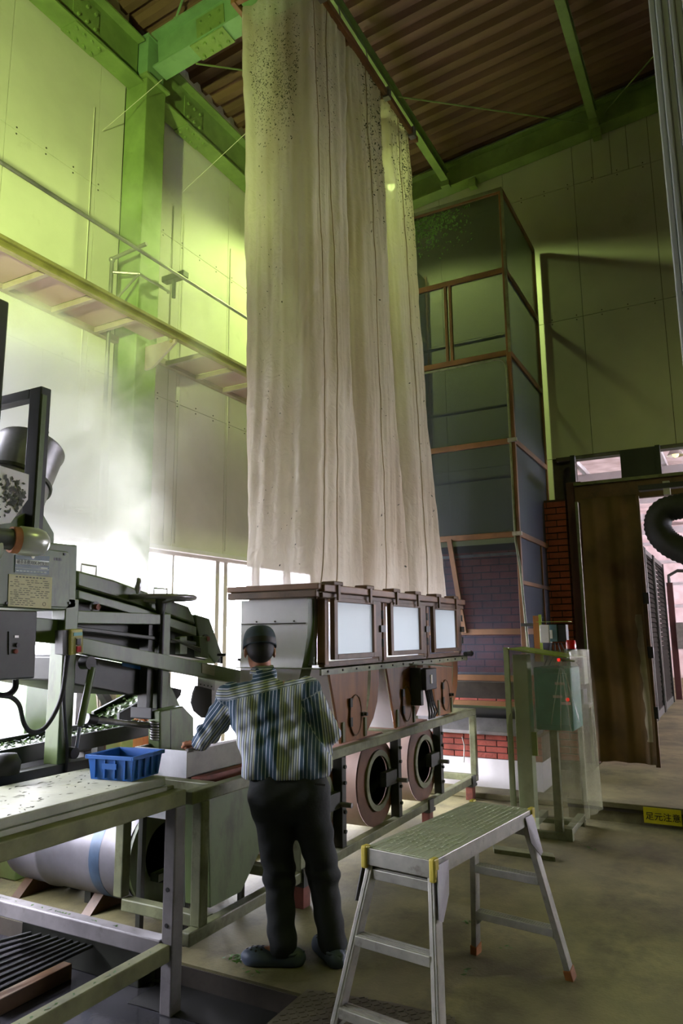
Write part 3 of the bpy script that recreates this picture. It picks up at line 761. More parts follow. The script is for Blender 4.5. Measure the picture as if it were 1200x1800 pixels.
# wooden slats stacked behind the stand
for q, (x0, x1, y, z) in enumerate(((3.74, 4.75, 3.15, .02), (3.74, 4.75, 3.3, .02), (3.76, 4.8, 3.45, .07), (3.8, 4.85, 3.6, .07))):
    m = MB(); m.box(x0, x1, y, y+.10, z, z+.045)
    if z > .05: m.box(x0+.1, x0+.2, y, y+.1, 0, z); m.box(x1-.2, x1-.1, y, y+.1, 0, z)
    else: m.box(x0+.1, x0+.2, y, y+.1, 0, z); m.box(x1-.2, x1-.1, y, y+.1, 0, z)
    tag(m.build('wooden_slat', 'wood_dark', None, bevel=.004), ('wooden slat lying closest behind the machine stand', 'second wooden slat behind the machine stand', 'third wooden slat behind the stand, raised on blocks', 'wooden slat nearest the window, raised on blocks')[q], 'slat', 'slats on the floor behind the stand')
# ================================================================== SCREENED TOWER AND BRICK BASE
TX, TY, TXE, TYE = 7.25, 1.87, 8.70, 3.35
TZ = [6.41, 5.46, 4.51, 3.54, 2.555, 1.57]
film('net_blue', (50, 58, 72), 0.74, 0.6, translucent=.06)
film('net_clear', (58, 66, 84), 0.45, 0.6, translucent=.3)
film('net_grey', (64, 70, 58), 0.74, 0.6, translucent=.1)
tw = thing('screen_tower', 'tall timber framed tower with dark netting panels', 'tower', (7.9, 2.6, .65))
P_ = .045
def post(x, y, z0, z1, nm='post'):
    m = MB(); m.box(x-P_/2, x+P_/2, y-P_/2, y+P_/2, z0, z1); return m.build(nm, 'wood_red', tw, bevel=.004)
post(TX, TY, 1.12, 6.43); post(TXE, TY, 1.12, 6.43); post(TX, TYE, 1.12, 6.43); post(TXE, TYE, 1.12, 6.43)
for i, z in enumerate(TZ):
    m = MB(); m.box(TX-.022, TX+.022, TY+.0225, TYE-.0225, z-.03, z+.03); m.build('front_rail', 'wood_red', tw, bevel=.004)
    m = MB(); m.box(TX+.0225, TXE-.0225, TY-.022, TY+.022, z-.03, z+.03); m.build('side_rail', 'wood_red', tw, bevel=.004)
m = MB(); m.box(TX-.022, TX+.022, TY+.0225, TYE-.0225, 1.08, 1.14); m.build('front_rail', 'wood_red', tw, bevel=.004)
m = MB(); m.box(TX-.03, TX-.022, TY-.02, TYE, 6.40, 6.44); m.build('top_trim', 'frame_green', tw)
# green tube frame with the rounded corner below the third rail
pts = [(TX-.03, TYE, TZ[2]-.06), (TX-.03, TY+.14, TZ[2]-.06)]+[(TX-.03, TY+.14-.115*math.sin(t*math.pi/12), TZ[2]-.06-.115*(1-math.cos(t*math.pi/12))) for t in range(1, 7)]+[(TX-.03, TY+.025, 3.6), (TX-.03, TY+.025, 2.5), (TX-.035, TY-.01, 2.2), (TX-.03, TY-.06, 1.15)]
m = MB(); m.tube(pts, .013, 8); m.build('corner_tube', 'frame_green', tw, smooth=True)
m = MB(); m.box(TX-.024, TX-.016, TY-.03, TY-.0, TZ[2], TZ[0]); m.build('edge_strip', 'frame_green', tw)
# double stile in the second panel
for y in (2.50, 2.555):
    m = MB(); m.box(TX-.018, TX+.018, y-.016, y+.016, TZ[2]+.03, TZ[1]-.03); m.build('stile', 'wood_red', tw, bevel=.003)
# side mullion and cross bar in the lowest side panel
m = MB(); m.box(8.17, 8.205, TY-.018, TY+.018, TZ[5]+.03, TZ[4]-.03); m.build('stile', 'wood_red', tw)
m = MB(); m.box(TX+.03, TXE-.03, TY-.02, TY+.02, 2.04, 2.08); m.build('stile', 'wood_red', tw)
# slanted timber stile in the lowest front panel
m = MB(); m.bar((TX-.035, 2.60, 2.54), (TX-.035, 2.47, 1.56), .05, .035, (1, 0, 0)); m.build('slanted_stile', 'wood_red', tw)
# netting panels
ZB = TZ+[1.10]
for i in range(6):
    m = MB(); m.box(TX-.002, TX+.002, TY+.0225, TYE-.0225, ZB[i+1]+.03, ZB[i]-.03); m.build('net_panel', 'net_grey' if i == 0 else 'net_clear' if i > 3 else 'net_blue', tw)
    m = MB(); m.box(TX+.0225, TXE-.0225, TY-.002, TY+.002, ZB[i+1]+.03, ZB[i]-.03); m.build('net_panel', 'net_grey' if i == 0 else 'net_blue', tw)
    m = MB(); m.box(TX+.0225, TXE-.0225, TYE-.002, TYE+.002, ZB[i+1]+.03, ZB[i]-.03); m.build('net_panel', 'net_grey' if i == 0 else 'net_blue', tw)
for z in (4.72, 3.94, 3.17, 2.36, 1.15):
    m = MB(); m.box(TX+.015, TX+.03, TY+.03, TYE-.03, z-.014, z+.014); m.build('batten', 'aluminium', tw)
for z in (TZ[3], TZ[4]):
    m = MB(); m.box(TX-.05, TX-.02, TY-.045, TY+.05, z-.02, z+.02); m.build('clamp', 'aluminium', tw)
# leaves gathered in the top panel
m = MB()
for _ in range(800):
    y = TY+.35+abs(random.gauss(.62, .30)); z = 6.36-abs(random.gauss(0, .20))
    if y > TYE-.05 or z < 5.55: continue
    p = Vector((TX-.006, y, z)); ang = random.uniform(0, 3.14); L_ = random.uniform(.01, .024)
    a = Vector((0, math.cos(ang), math.sin(ang)))*L_; c = Vector((0, -math.sin(ang), math.cos(ang)))*L_*.45
    m.add([p-a, p+c+Vector((-.003, 0, 0)), p+a, p-c], [(0, 1, 2, 3)])
m.build('leaf_crumbs', 'leaf_green', tw, kind='stuff')
# hopper sheets and roller below the tower
hp = thing('discharge_hopper', 'grey sheet discharge hopper with roller below the netted tower', 'hopper', (7.4, 2.5, .6))
m = MB(); m.prism([(7.20, 1.95, 1.07), (7.20, 3.3, 1.07), (7.32, 3.3, .90), (7.32, 1.95, .90)], (.01, 0, .01)); m.build('upper_sheet', 'concrete_dark', hp)
m = MB(); m.box(7.20, 7.25, 1.95, 3.3, .84, .885); m.build('rail', 'wood_red', hp)
m = MB(); m.tube([(7.42, 1.95, .76), (7.42, 3.3, .76)], .075, 18); m.build('roller', 'black', hp, smooth=True)
m = MB(); m.prism([(7.28, 1.9, .70), (7.28, 3.3, .70), (7.17, 3.3, .60), (7.17, 1.9, .60)], (.012, 0, .012)); m.build('apron_sheet', 'steel_raw', hp)
m = MB(); m.box(7.15, 7.55, 1.80, 3.35, .565, .60); m.build('tray', 'steel_raw', hp, bevel=.004)
# brick base below and brick wall seen through the netting
bb = struct('wall_brick_base', (7.5, 2.5, 0), 'white based brick plinth below the netted tower', 'plinth')
m = MB(); m.box(7.23, 7.70, 1.75, 3.4, .055, .325); m.build('painted_base', 'white_paint', bb)
m = MB(); m.box(7.245, 7.70, 1.75, 3.4, .325, .56); m.build('mortar_core', 'mortar', bb)
m = MB(); m.box(7.90, 8.05, 1.9, 3.4, .055, 2.55); m.build('mortar_core', 'mortar', bb)
def brick_rows(x0, x1, Y0, Y1, z0, z1, L_=.212, h=.055, j=.010):
    z = z0; rr = 0
    while z+h <= z1+.003:
        y = Y0-(L_/2 if rr % 2 else 0)
        while y < Y1:
            a, c = max(Y0, y), min(Y1, y+L_)
            if c-a > .03:
                m = MB(); d = random.uniform(0, .003); m.box(x0+d, x1, a, c, z, z+h); m.build('brick', 'brick', bb)
            y += L_+j
        z += h+j; rr += 1
brick_rows(7.23, 7.26, 1.75, 3.05, .333, .565, h=.049)
brick_rows(7.885, 7.92, 1.95, 2.95, .80, 2.5, L_=.20, h=.068, j=.012)
m = MB(); m.tube([PX(812, 1295, 7.2), PX(816, 1310, 7.2), PX(815, 1340, 7.2)], .006, 6); tag(m.build('thin_hose', 'aluminium', None, smooth=True), 'thin pale hose hanging on the brick plinth', 'hose')

# ================================================================== CURTAIN, NEXT ROOM
def sheet_mat(name, rgb, rgb2, tl):
    m = bpy.data.materials.new(name); m.use_nodes = True; nt = m.node_tree; N = nt.nodes; L = nt.links
    b = N['Principled BSDF']; b.inputs['Roughness'].default_value = .8
    tc = N.new('ShaderNodeTexCoord'); n = N.new('ShaderNodeTexNoise'); n.inputs['Scale'].default_value = 2.2; n.inputs['Detail'].default_value = 8
    L.new(tc.outputs['Object'], n.inputs['Vector'])
    r = N.new('ShaderNodeValToRGB'); r.color_ramp.elements[0].color = (*lin(rgb2), 1); r.color_ramp.elements[0].position = .35; r.color_ramp.elements[1].color = (*lin(rgb), 1); r.color_ramp.elements[1].position = .62
    L.new(n.outputs['Fac'], r.inputs[0]); L.new(r.outputs[0], b.inputs['Base Color'])
    if tl > 0:
        t = N.new('ShaderNodeBsdfTranslucent'); L.new(r.outputs[0], t.inputs[0]); mx = N.new('ShaderNodeMixShader'); mx.inputs[0].default_value = tl
        L.new(b.outputs[0], mx.inputs[1]); L.new(t.outputs[0], mx.inputs[2]); L.new(mx.outputs[0], N['Material Output'].inputs[0])
    MAT[name] = m
sheet_mat('curtain_brown', (96, 76, 40), (66, 52, 27), .1)
sheet_mat('curtain_patch', (150, 140, 112), (84, 74, 50), .1)
cu = thing('canvas_curtain', 'brown canvas curtain hanging in the doorway', 'curtain', (8.4, 1.1, .2))
m = MB(); NC, NR = 90, 40
def cpt(u, v):
    Y = 1.44-.60*u; z = .20+2.85*v
    d = .030*math.sin(u*15+v*1.2)+.022*math.sin(u*8-2.6*v+1)+.005*math.sin(u*37+3*v)
    return Vector((8.36-d*(.5+.6*(1-v)), Y-.01*math.sin(v*9), z))
for i in range(NR+1):
    for j in range(NC+1): m.v.append(cpt(j/NC, i/NR))
for i in range(NR):
    for j in range(NC):
        a = i*(NC+1)+j; m.f.append((a, a+1, a+NC+2, a+NC+1))
m.build('canvas', 'curtain_brown', cu, smooth='all')
m = MB()
for i in range(25):
    for j in range(9):
        v = .08+.46*i/24; u = .86+.10*j/8+.02*math.sin(i*1.3)*(j == 0); p = cpt(u, v); m.v.append(p+Vector((-.006, 0, 0)))
for i in range(24):
    for j in range(8):
        a = i*9+j; m.f.append((a, a+1, a+10, a+9))
m.build('worn_patch', 'curtain_patch', cu, smooth='all')
m = MB(); m.box(8.36, 8.40, .81, .855, .17, 3.03); eb = m.build('edge_batten', 'wood_dark', cu, bevel=.003)
for z in (1.85, 1.28, .66):
    m = MB(); m.box(8.345, 8.41, .79, .87, z, z+.12); m.build('hinge_block', 'black', cu)
m = MB(); m.box(8.33, 8.37, 1.455, 1.485, .16, 3.02); tag(m.build('jamb_strip', 'frame_green', None), 'pale green jamb strip along the curtain edge', 'jamb')
# next room
ax = struct('wall_annex', (20, 0, .15), 'bright far wall and roof of the next room', 'wall')
sheet_mat('annex_sheet', (226, 214, 214), (196, 180, 178), .30)
sheet_mat('annex_roof', (190, 168, 164), (150, 130, 126), .03)
m = MB(); m.box(25.0, 25.06, -7, 6, .15, 6.4); m.build('far_wall', 'annex_sheet', ax)
for z in (1.0, 1.6, 2.3, 3.0, 3.7, 4.3, 4.9):
    m = MB(); m.box(24.85, 24.95, -6, 5.5, z, z+.10); m.build('girt', 'white_paint', ax)
m = MB(); m.add([(9.0, -7, 4.9), (25, -7, 4.9), (25, 6, 5.6), (9.0, 6, 5.6)], [(0, 1, 2, 3)]); m.build('roof_sheet', 'annex_roof', ax)
for X in (10.5, 12.5, 15, 18, 21, 24):
    m = MB(); m.box(X, X+.10, -6.5, 5.5, 4.55, 4.75); m.build('roof_beam', 'white_paint', ax)
for Y in (2.4, .9, -.4, -2):
    m = MB(); m.box(9.1, 24.9, Y, Y+.08, 4.75, 4.85); m.build('purlin', 'white_paint', ax)
m = MB(); m.box(9.1, 25, 4.4, 4.5, .15, 6.4); m.build('side_wall', 'annex_roof', ax)
m = MB(); m.box(9.1, 25, -6.7, -6.6, .15, 1.8); m.box(9.1, 25, -6.7, -6.6, 2.5, 6.4); m.build('side_wall_low', 'annex_sheet', ax)
# row of tall dark slatted doors
M('slat_brown', (28, 25, 20), 0.95, var=.2, dirt=.2, spec=.1)
for q, (X0, X1) in enumerate(((9.9, 11.3), (11.4, 12.8), (12.9, 14.3), (14.4, 16.4))):
    d = thing('slatted_door', ('first', 'second', 'third', 'last')[q]+' tall dark slatted door along the passage behind the curtain', 'door', ((X0+X1)/2, 1.30, .15), 'slatted doors along the passage')
    m = MB(); m.box(X0, X0+.10, 1.22, 1.34, .15, 2.95); m.box(X1-.06, X1, 1.22, 1.34, .15, 2.95); m.box(X0, X1, 1.24, 1.34, .15, .27); m.box(X0, X1, 1.24, 1.34, 2.87, 2.95); m.build('door_frame', 'machine_dark', d)
    z = .28
    while z < 2.85:
        m = MB(); m.prism([(X0+.10, 1.25, z), (X0+.10, 1.27, z+.075), (X0+.10, 1.285, z+.075), (X0+.10, 1.265, z)], (X1-X0-.16, 0, 0)); m.build('slat', 'slat_brown', d); z += .085
    if q < 2:
        m = MB(); m.box(X0+.5, X0+.62, 1.20, 1.24, 1.2, 1.55); m.build('handle_plate', 'aluminium', d)
# steel stand at the end of the passage
fr = thing('pipe_frame', 'dark upright pipe frame at the end of the passage', 'frame', (17, 1.2, .15))
m = MB(); m.box(17, 17.12, 1.12, 1.24, .15, 2.6); m.build('upright', 'post_brown', fr)
m = MB(); m.tube([(17, 1.18, 2.6), (17, 1.18, 2.75), (17, 1.0, 2.85), (17, -.6, 2.7)], .035, 8); m.build('arm', 'machine_dark', fr)
m = MB(); m.box(16.95, 17.15, .98, 1.12, 1.2, 1.75); m.build('plate', 'aluminium', fr)
pf = thing('brown_post', 'slim red brown timber post rising behind the slatted doors', 'post', (15.5, 1.6, .15))
for y in (1.55, 1.78):
    m = MB(); m.box(15.5, 15.6, y, y+.07, .15, 4.5); m.build('upright', 'wood_red', pf)
for z in (3.1, 3.4, 3.7, 4.0):
    m = MB(); m.box(15.52, 15.56, 1.62, 1.78, z, z+.03); m.build('rung', 'wood_red', pf)
lp = thing('pendant_lamp', 'small enamel pendant lamp glowing in the next room', 'lamp', (12, .585, 4.2))
m = MB(); m.lathe([(.02, .14), (.05, .12), (.13, .0)], (12, .585, 4.25), (0, 0, 1), 20); m.build('shade', 'white_paint', lp, smooth=True)
emit('bulb_warm', (255, 236, 170), 4)
m = MB(); m.ell((12, .585, 4.27), (.05, .05, .05)); m.build('bulb', 'bulb_warm', lp, smooth='all')
m = MB(); m.tube([(12, .585, 4.39), (12, .585, 4.9)], .01, 6); m.build('cord', 'black', lp)
# flexible black duct looping down in the doorway
du = thing('flexible_duct', 'thick black ribbed duct looping down in the doorway', 'duct', (7.5, .5, 2.7))
c0 = [PX(x, y, 7.5) for x, y in ((1300, 880), (1240, 885), (1195, 890), (1167, 898), (1156, 915), (1158, 935), (1175, 955), (1205, 970), (1250, 985), (1310, 1010))]
cv = []
for i in range(len(c0)-1):
    for t in range(8):
        q = t/8; a, b_, c_, d_ = c0[max(i-1, 0)], c0[i], c0[i+1], c0[min(i+2, len(c0)-1)]
        cv.append(.5*((2*b_)+(c_-a)*q+(2*a-5*b_+4*c_-d_)*q*q+(3*b_-a-3*c_+d_)*q**3))
m = MB(); m.tube(cv, [.122+(.005 if i % 2 else -.003) for i in range(len(cv))], 20); m.build('ribbed_hose', 'rubber', du, smooth='all')
m = MB(); m.box(7.45, 7.55, -2.0, .72, 2.92, 2.97); m.build('hanger_bar', 'black', du)
m = MB(); m.box(7.46, 7.54, .44, .50, 2.86, 2.99); m.build('hanger_clip', 'aluminium', du)

# ================================================================== CONTROL CABINET UNDER PLASTIC
film('plastic', (200, 205, 185), 0.20, 0.12, translucent=.2)
film('plastic_haze', (150, 150, 122), 0.46, 0.2, translucent=.3)
M('teal', (84, 158, 144), 0.45, var=.1, dirt=.1)
M('lime', (130, 150, 40), 0.5, var=.1, dirt=.1)
M('pale_green', (176, 188, 150), 0.5, var=.08, dirt=.12, dirt_rgb=(120, 120, 80))
cb = thing('control_cabinet', 'teal control cabinet on a pale stand beside the brick plinth', 'cabinet', (6.1, 1.4, 0))
m = MB(); m.box(5.88, 6.0, 1.50, 1.62, .0, 1.38); m.build('stand_post', 'pale_green', cb, bevel=.006)
m = MB(); m.box(5.86, 6.40, 1.22, 1.28, .04, .09); m.box(5.86, 6.40, 1.52, 1.58, .04, .09); m.box(5.86, 5.92, 1.22, 1.58, 0, .05); m.box(6.34, 6.40, 1.22, 1.58, 0, .05); m.build('base_frame', 'frame_green', cb, bevel=.004)
m = MB(); m.box(5.90, 5.96, 1.30, 1.36, .05, .80); m.build('stand_post', 'frame_green', cb, bevel=.004)
m = MB(); m.box(5.90, 6.28, 1.17, 1.46, .80, 1.28); bx_ = m.build('box', 'teal', cb, bevel=.01)
m = MB(); m.box(5.885, 5.90, 1.20, 1.43, .84, 1.24); m.build('box_door', 'teal', bx_, bevel=.004)
m = MB(); m.prism([(5.80, 1.64, 1.425), (5.80, 1.17, 1.36), (6.35, 1.12, 1.35), (6.35, 1.64, 1.43)], (0, 0, .008)); m.build('lid', 'lime', cb)
for (z, y) in ((1.15, 1.26), (1.05, 1.28), (1.0, 1.22)):
    m = MB(); m.box(5.88, 5.886, y-.04, y+.03, z, z+.02); m.build('name_plate', 'white_paint', bx_)
emit('red_glow', (255, 40, 20), 1.5)
m = MB(); m.tube([(5.885, 1.20, 1.04), (5.87, 1.20, 1.04)], .014, 12); m.build('pilot_light', 'red_glow', bx_)
m = MB(); m.box(5.895, 5.92, 1.46, 1.54, .60, .78); m.build('tag_card', 'lime', cb)
# clear plastic hood over the cabinet
pk = thing('plastic_hood', 'clear dusty plastic sheet hung over the control cabinet', 'plastic sheet', (6.0, 1.4, .2))
def hood(u, v):   # u round the open box outline, v down
    path = [(5.83, 1.66), (5.83, 1.15), (6.38, 1.10), (6.38, 1.64)]
    s = u*3; i = min(2, int(s)); f = s-i
    x = path[i][0]*(1-f)+path[i+1][0]*f; y = path[i][1]*(1-f)+path[i+1][1]*f
    pin = math.exp(-((u-.25)/.10)**2)
    wob = .012*math.sin(u*60+2*v)*(v**.6)+.010*math.sin(u*25)*v
    top = 1.43-.05*pin-.05*max(0, u-.33)
    z = top*(1-v)+.16*v
    nx, ny = ((-1, 0), (0, -1), (1, 0))[i]
    g = wob+.03*v-.02*pin*(1-v)
    return Vector((x+nx*g, y+ny*g, z))
m = MB(); NU, NV = 120, 24
for i in range(NV+1):
    for j in range(NU+1): m.v.append(hood(j/NU, i/NV))
for i in range(NV):
    for j in range(NU):
        a = i*(NU+1)+j; m.f.append((a, a+1, a+NU+2, a+NU+1))
m.build('sheet', 'plastic_haze', pk, smooth='all')
# gathered pleats at the clip
cp = Vector((5.815, 1.22, 1.345))
for t in (-.12, -.05, .03, .10):
    m = MB(); q = Vector((5.80, 1.22+t, .75+abs(t))); m.tube([cp, cp*.5+q*.5+Vector((-.006, 0, 0)), q], [.003, .005, .002], 6); m.build('pleat', 'plastic', pk, smooth=True)
m = MB(); m.box(5.81, 5.84, 1.63, 1.67, .16, 1.44); m.build('taped_edge', 'pale_green', pk)
m = MB(); m.tube([cp, cp+Vector((.02, -.10, -.01))], .008, 8); ck = m.build('clip', 'steel_raw', pk)
m = MB(); m.tube([cp+Vector((-.012, .01, .0)), cp+Vector((-.02, .015, .0))], .013, 10); m.build('clip_knob', 'red_glow', ck)
# grey-yellow terminal box with a red beacon on a bracket beside the cabinet
tb = thing('beacon_box', 'yellow grey terminal box topped by a red beacon lamp', 'signal box', (6.45, 1.2, 1.0))
m = MB(); m.box(6.42, 6.60, 1.16, 1.30, 1.12, 1.40); m.build('housing', 'pale_green', tb, bevel=.006)
m = MB(); m.box(6.41, 6.42, 1.17, 1.22, 1.26, 1.37); m.build('handle_plate', 'black', tb)
M('red_glass', (170, 20, 16), 0.15, var=.05)
m = MB(); m.lathe([(0, .075), (.035, .075), (.043, .055), (.043, 0), (0, 0)], (6.50, 1.27, 1.415), (0, 0, 1), 20); m.build('beacon_lens', 'red_glass', tb, smooth=True)
m = MB(); m.tube([(6.50, 1.27, 1.39), (6.50, 1.27, 1.415)], .05, 16); m.build('beacon_base', 'black', tb)
m = MB(); m.box(6.42, 6.62, 1.14, 1.34, .93, .96); m.build('shelf', 'frame_green', tb)
m = MB(); m.box(6.44, 6.60, 1.18, 1.30, .96, 1.08); m.build('relay', 'black', tb)
m = MB(); m.tube([(6.5, 1.34, .92), (6.58, 1.24, .91)], .015, 8); m.build('bracket', 'frame_green', tb)
m = MB(); m.box(6.50, 6.54, 1.22, 1.26, .16, 1.12); m.build('pole', 'frame_green', tb)
# junction box on the tower corner
jb = thing('junction_box', 'white and blue grey junction box fixed beside the tower corner', 'junction box', (7.1, 1.6, 1.45))
m = MB(); m.box(7.13, 7.16, 1.68, 1.74, 1.28, 1.72); m.build('backing_board', 'wood_orange', jb)
m = MB(); m.box(7.16, 7.235, 1.70, 1.87, 1.36, 1.39); m.box(7.16, 7.235, 1.70, 1.87, 1.62, 1.65); m.build('bracket', 'machine_dark', jb)
m = MB(); m.box(7.11, 7.125, 1.655, 1.68, 1.28, 1.73); m.build('edge_strip', 'lime', jb)
M('blue_grey', (84, 112, 124), 0.4, var=.06)
m = MB(); m.box(7.02, 7.14, 1.565, 1.655, 1.46, 1.63); m.build('white_half', 'white_paint', jb, bevel=.006)
m = MB(); m.box(7.02, 7.14, 1.49, 1.563, 1.47, 1.63); m.build('blue_half', 'blue_grey', jb, bevel=.006)
m = MB(); m.box(7.03, 7.14, 1.41, 1.488, 1.47, 1.63); m.build('black_half', 'black', jb, bevel=.004)
m = MB(); m.box(7.014, 7.02, 1.535, 1.56, 1.50, 1.58); m.build('label_plate', 'white_paint', jb)
m = MB(); m.box(7.0, 7.16, 1.38, 1.68, 1.655, 1.66); m.build('rain_lid', 'lime', jb)
for q in range(4):
    m = MB(); m.tube([(7.06, 1.56-.03*q, 1.46), (7.07, 1.58-.05*q, 1.36), (7.10, 1.66-.04*q, 1.22)], .007, 6); m.build('cable', 'rubber', jb, smooth=True)
# flat green board lying on the floor in front of the cabinet
m = MB(); m.polyZ([(866, 1492), (972, 1507), (976, 1515), (868, 1500)], 0.0, .03); tag(m.build('floor_board', 'frame_green', None, bevel=.003), 'flat green board lying on the floor behind the step platform', 'board')
# warning sign on the step
sg = thing('warning_sign', 'yellow caution sign with black characters on the step riser', 'sign', (6.57, .65, .05))
M('sign_yellow', (214, 200, 30), 0.5, var=.08, dirt=.12, dirt_rgb=(120, 100, 20))
c_ = [PX(x, y, 6.575) for x, y in ((1133, 1448), (1133, 1420), (1197, 1421), (1197, 1452))]
y0, y1 = .795, .515
m = MB(); m.box(6.570, 6.580, y1, y0, .030, .150); m.build('plate', 'sign_yellow', sg)
text('lettering', '足元注意', .066, 'black', sg, (6.568, y0-.012, .062), (0, -1, 0), (0, 0, 1), ext=.0006)
# ================================================================== BENCH WITH CRATE
M('moss_green', (112, 114, 72), 0.7, var=.2, scale=6, dirt=.4, dirt_rgb=(84, 92, 20), dscale=5)
M('bench_top', (158, 160, 140), 0.55, var=.12, scale=5, dirt=.3, dirt_rgb=(110, 112, 74), dscale=10)
M('frame_purple', (126, 122, 124), 0.45, .15, var=.15, scale=4, dirt=.3, dirt_rgb=(84, 76, 74), dscale=12)
bn = thing('work_bench', 'mossy pale green steel bench the blue crate stands on', 'bench', (2.2, 2.65, -.1))
m = MB(); m.box(-.6, 2.70, 2.41, 2.93, .865, .905); m.build('table_top', 'bench_top', bn, bevel=.006)
m = MB(); m.box(-.6, 2.70, 2.40, 2.43, .835, .864); m.build('top_lip', 'bench_top', bn)
m = MB(); m.box(-.6, 2.76, 2.335, 2.40, .775, .845); m.build('front_rail', 'moss_green', bn, bevel=.006)
m = MB(); m.box(-.6, 2.70, 2.87, 2.93, .795, .86); m.build('rear_rail', 'moss_green', bn, bevel=.006)
for (x, y) in ((2.69, 2.335), (-.5, 2.335), (-.5, 2.86), (2.62, 3.60)):
    m = MB(); m.box(x, x+.07, y, y+.065, -.1, .775 if y < 3 else .62); m.build('leg', 'frame_purple' if y < 3 else 'machine_dark', bn, bevel=.006)
m = MB(); m.box(-.55, 2.69, 2.345, 2.405, .125, .195); m.build('low_rail', 'moss_green', bn, bevel=.006)
m = MB(); m.box(2.68, 2.75, 2.40, 3.72, .13, .205); m.build('cross_rail', 'frame_purple', bn, bevel=.006)
m = MB(); m.box(2.69, 2.75, 2.40, 2.87, .795, .86); m.build('cross_rail', 'moss_green', bn, bevel=.006)
for z in (.27, .42):
    m = MB(); m.tube([(2.689, 2.37, z), (2.686, 2.37, z)], .010, 10); m.build('bolt_hole', 'black', bn)
m = MB()
for _ in range(160):
    p = Vector((random.uniform(1.6, 2.68), random.uniform(2.43, 2.9), .9055)); ang = random.uniform(0, 3.14); L_ = random.uniform(.006, .018)
    a = Vector((math.cos(ang), math.sin(ang), 0))*L_; c = Vector((-math.sin(ang), math.cos(ang), .3))*L_*.4
    m.add([p-a, p+c, p+a, p-c*.6], [(0, 1, 2, 3)])
m.build('leaf_crumbs', 'leaf_dark', bn, kind='stuff')
m = MB()
for _ in range(60):
    s_ = random.random()
    p = Vector((2.715, 2.45+1.2*random.random(), .206)) if s_ < .4 else Vector((random.uniform(1.4, 2.65), 2.37, .196))
    ang = random.uniform(0, 3.14); L_ = random.uniform(.005, .014)
    a = Vector((math.cos(ang), math.sin(ang), 0))*L_; c = Vector((-math.sin(ang), math.cos(ang), .3))*L_*.5
    m.add([p-a, p+c, p+a, p-c*.6], [(0, 1, 2, 3)])
m.build('leaf_scraps', 'leaf_green', bn, kind='stuff')
# blue crate
M('crate_blue', (30, 92, 168), 0.4, var=.12, scale=6, dirt=.2, dirt_rgb=(20, 54, 100))
ct = thing('blue_crate', 'small blue plastic crate on the end of the bench', 'crate', (0, 0, 0))
m = MB(); hw, hd, H_ = .115, .125, .108
lo = [(-hw*.9, -hd*.9), (hw*.9, -hd*.9), (hw*.9, hd*.9), (-hw*.9, hd*.9)]; hi = [(-hw, -hd), (hw, -hd), (hw, hd), (-hw, hd)]; t = .008
def inner(p): return (p[0]-math.copysign(t, p[0]), p[1]-math.copysign(t, p[1]))
V = [(*p, 0) for p in lo]+[(*p, H_) for p in hi]+[(*inner(p), H_) for p in hi]+[(*inner(p), t) for p in lo]
m.add(V, [(0, 3, 2, 1)]+[(i, (i+1) % 4, 4+(i+1) % 4, 4+i) for i in range(4)]+[(4+i, 4+(i+1) % 4, 8+(i+1) % 4, 8+i) for i in range(4)]+[(8+i, 8+(i+1) % 4, 12+(i+1) % 4, 12+i) for i in range(4)]+[(12, 13, 14, 15)])
m.build('shell', 'crate_blue', ct)
m = MB(); o_ = .009
for (a, b_) in (((-hw-o_, -hd-o_), (hw+o_, -hd)), ((-hw-o_, hd), (hw+o_, hd+o_)), ((-hw-o_, -hd), (-hw, hd)), ((hw, -hd), (hw+o_, hd))):
    m.box(a[0], b_[0], a[1], b_[1], H_-.016, H_+.002)
m.build('rim', 'crate_blue', ct, bevel=.002)
for q in (-.66, -.22, .22, .66):
    m = MB(); m.box(-hw-.004, -hw*.93, hd*q-.004, hd*q+.004, .01, H_-.016); m.build('rib', 'crate_blue', ct)
    m = MB(); m.box(hw*q-.004, hw*q+.004, -hd-.004, -hd*.93, .01, H_-.016); m.build('rib', 'crate_blue', ct)
m = MB(); m.box(-hw-.006, -hw*.94, -.04, .04, .05, .075); m.build('hand_grip', 'crate_blue', ct)
ct.location = (2.625, 2.595, .9055); ct.rotation_euler = (0, 0, math.radians(8))
# large drum behind the bench frame
M('drum_grey', (118, 116, 122), 0.45, .25, var=.14, scale=4, dirt=.15, dirt_rgb=(110, 100, 100), dscale=5)
M('drum_blue', (70, 92, 118), 0.45, .1, var=.2, scale=5)
dm = thing('steel_drum', 'large grey steel drum with a faded blue band behind the bench', 'drum', (3.2, 3.4, .06))
dc = Vector((3.40, 3.05, .315)); R_ = .27
m = MB(); m.lathe([(R_, .02), (R_, .22)], dc, (0, 1, 0), 48); m.lathe([(R_, .30), (R_, .72), (R_+.008, .73), (R_+.008, .76), (R_, .77), (R_, 1.0), (R_*.97, 1.04), (R_*.9, 1.07), (0, 1.07)], dc, (0, 1, 0), 48); m.build('shell', 'drum_grey', dm, smooth=True)
m = MB(); m.lathe([(R_+.001, .22), (R_+.001, .30)], dc, (0, 1, 0), 48); m.build('blue_band', 'drum_blue', dm, smooth=True)
m = MB(); m.ring(dc+Vector((.03, -.005, .0)), (0, 1, 0), .165, R_+.02, .025, 48); m.build('end_plate', 'machine_green', dm)
m = MB(); m.lathe([(.165, .0), (.165, .5), (0, .5)], dc+Vector((.03, 0, 0)), (0, 1, 0), 32); m.build('bore', 'black', dm, smooth=True)
m = MB(); m.box(3.28, 3.58, 2.96, 3.02, .20, .24); m.build('saddle_bar', 'machine_green', dm)
m = MB(); m.box(3.60, 3.68, 2.94, 3.03, .0, .56); m.build('bearing_block', 'machine_dark', dm, bevel=.005)
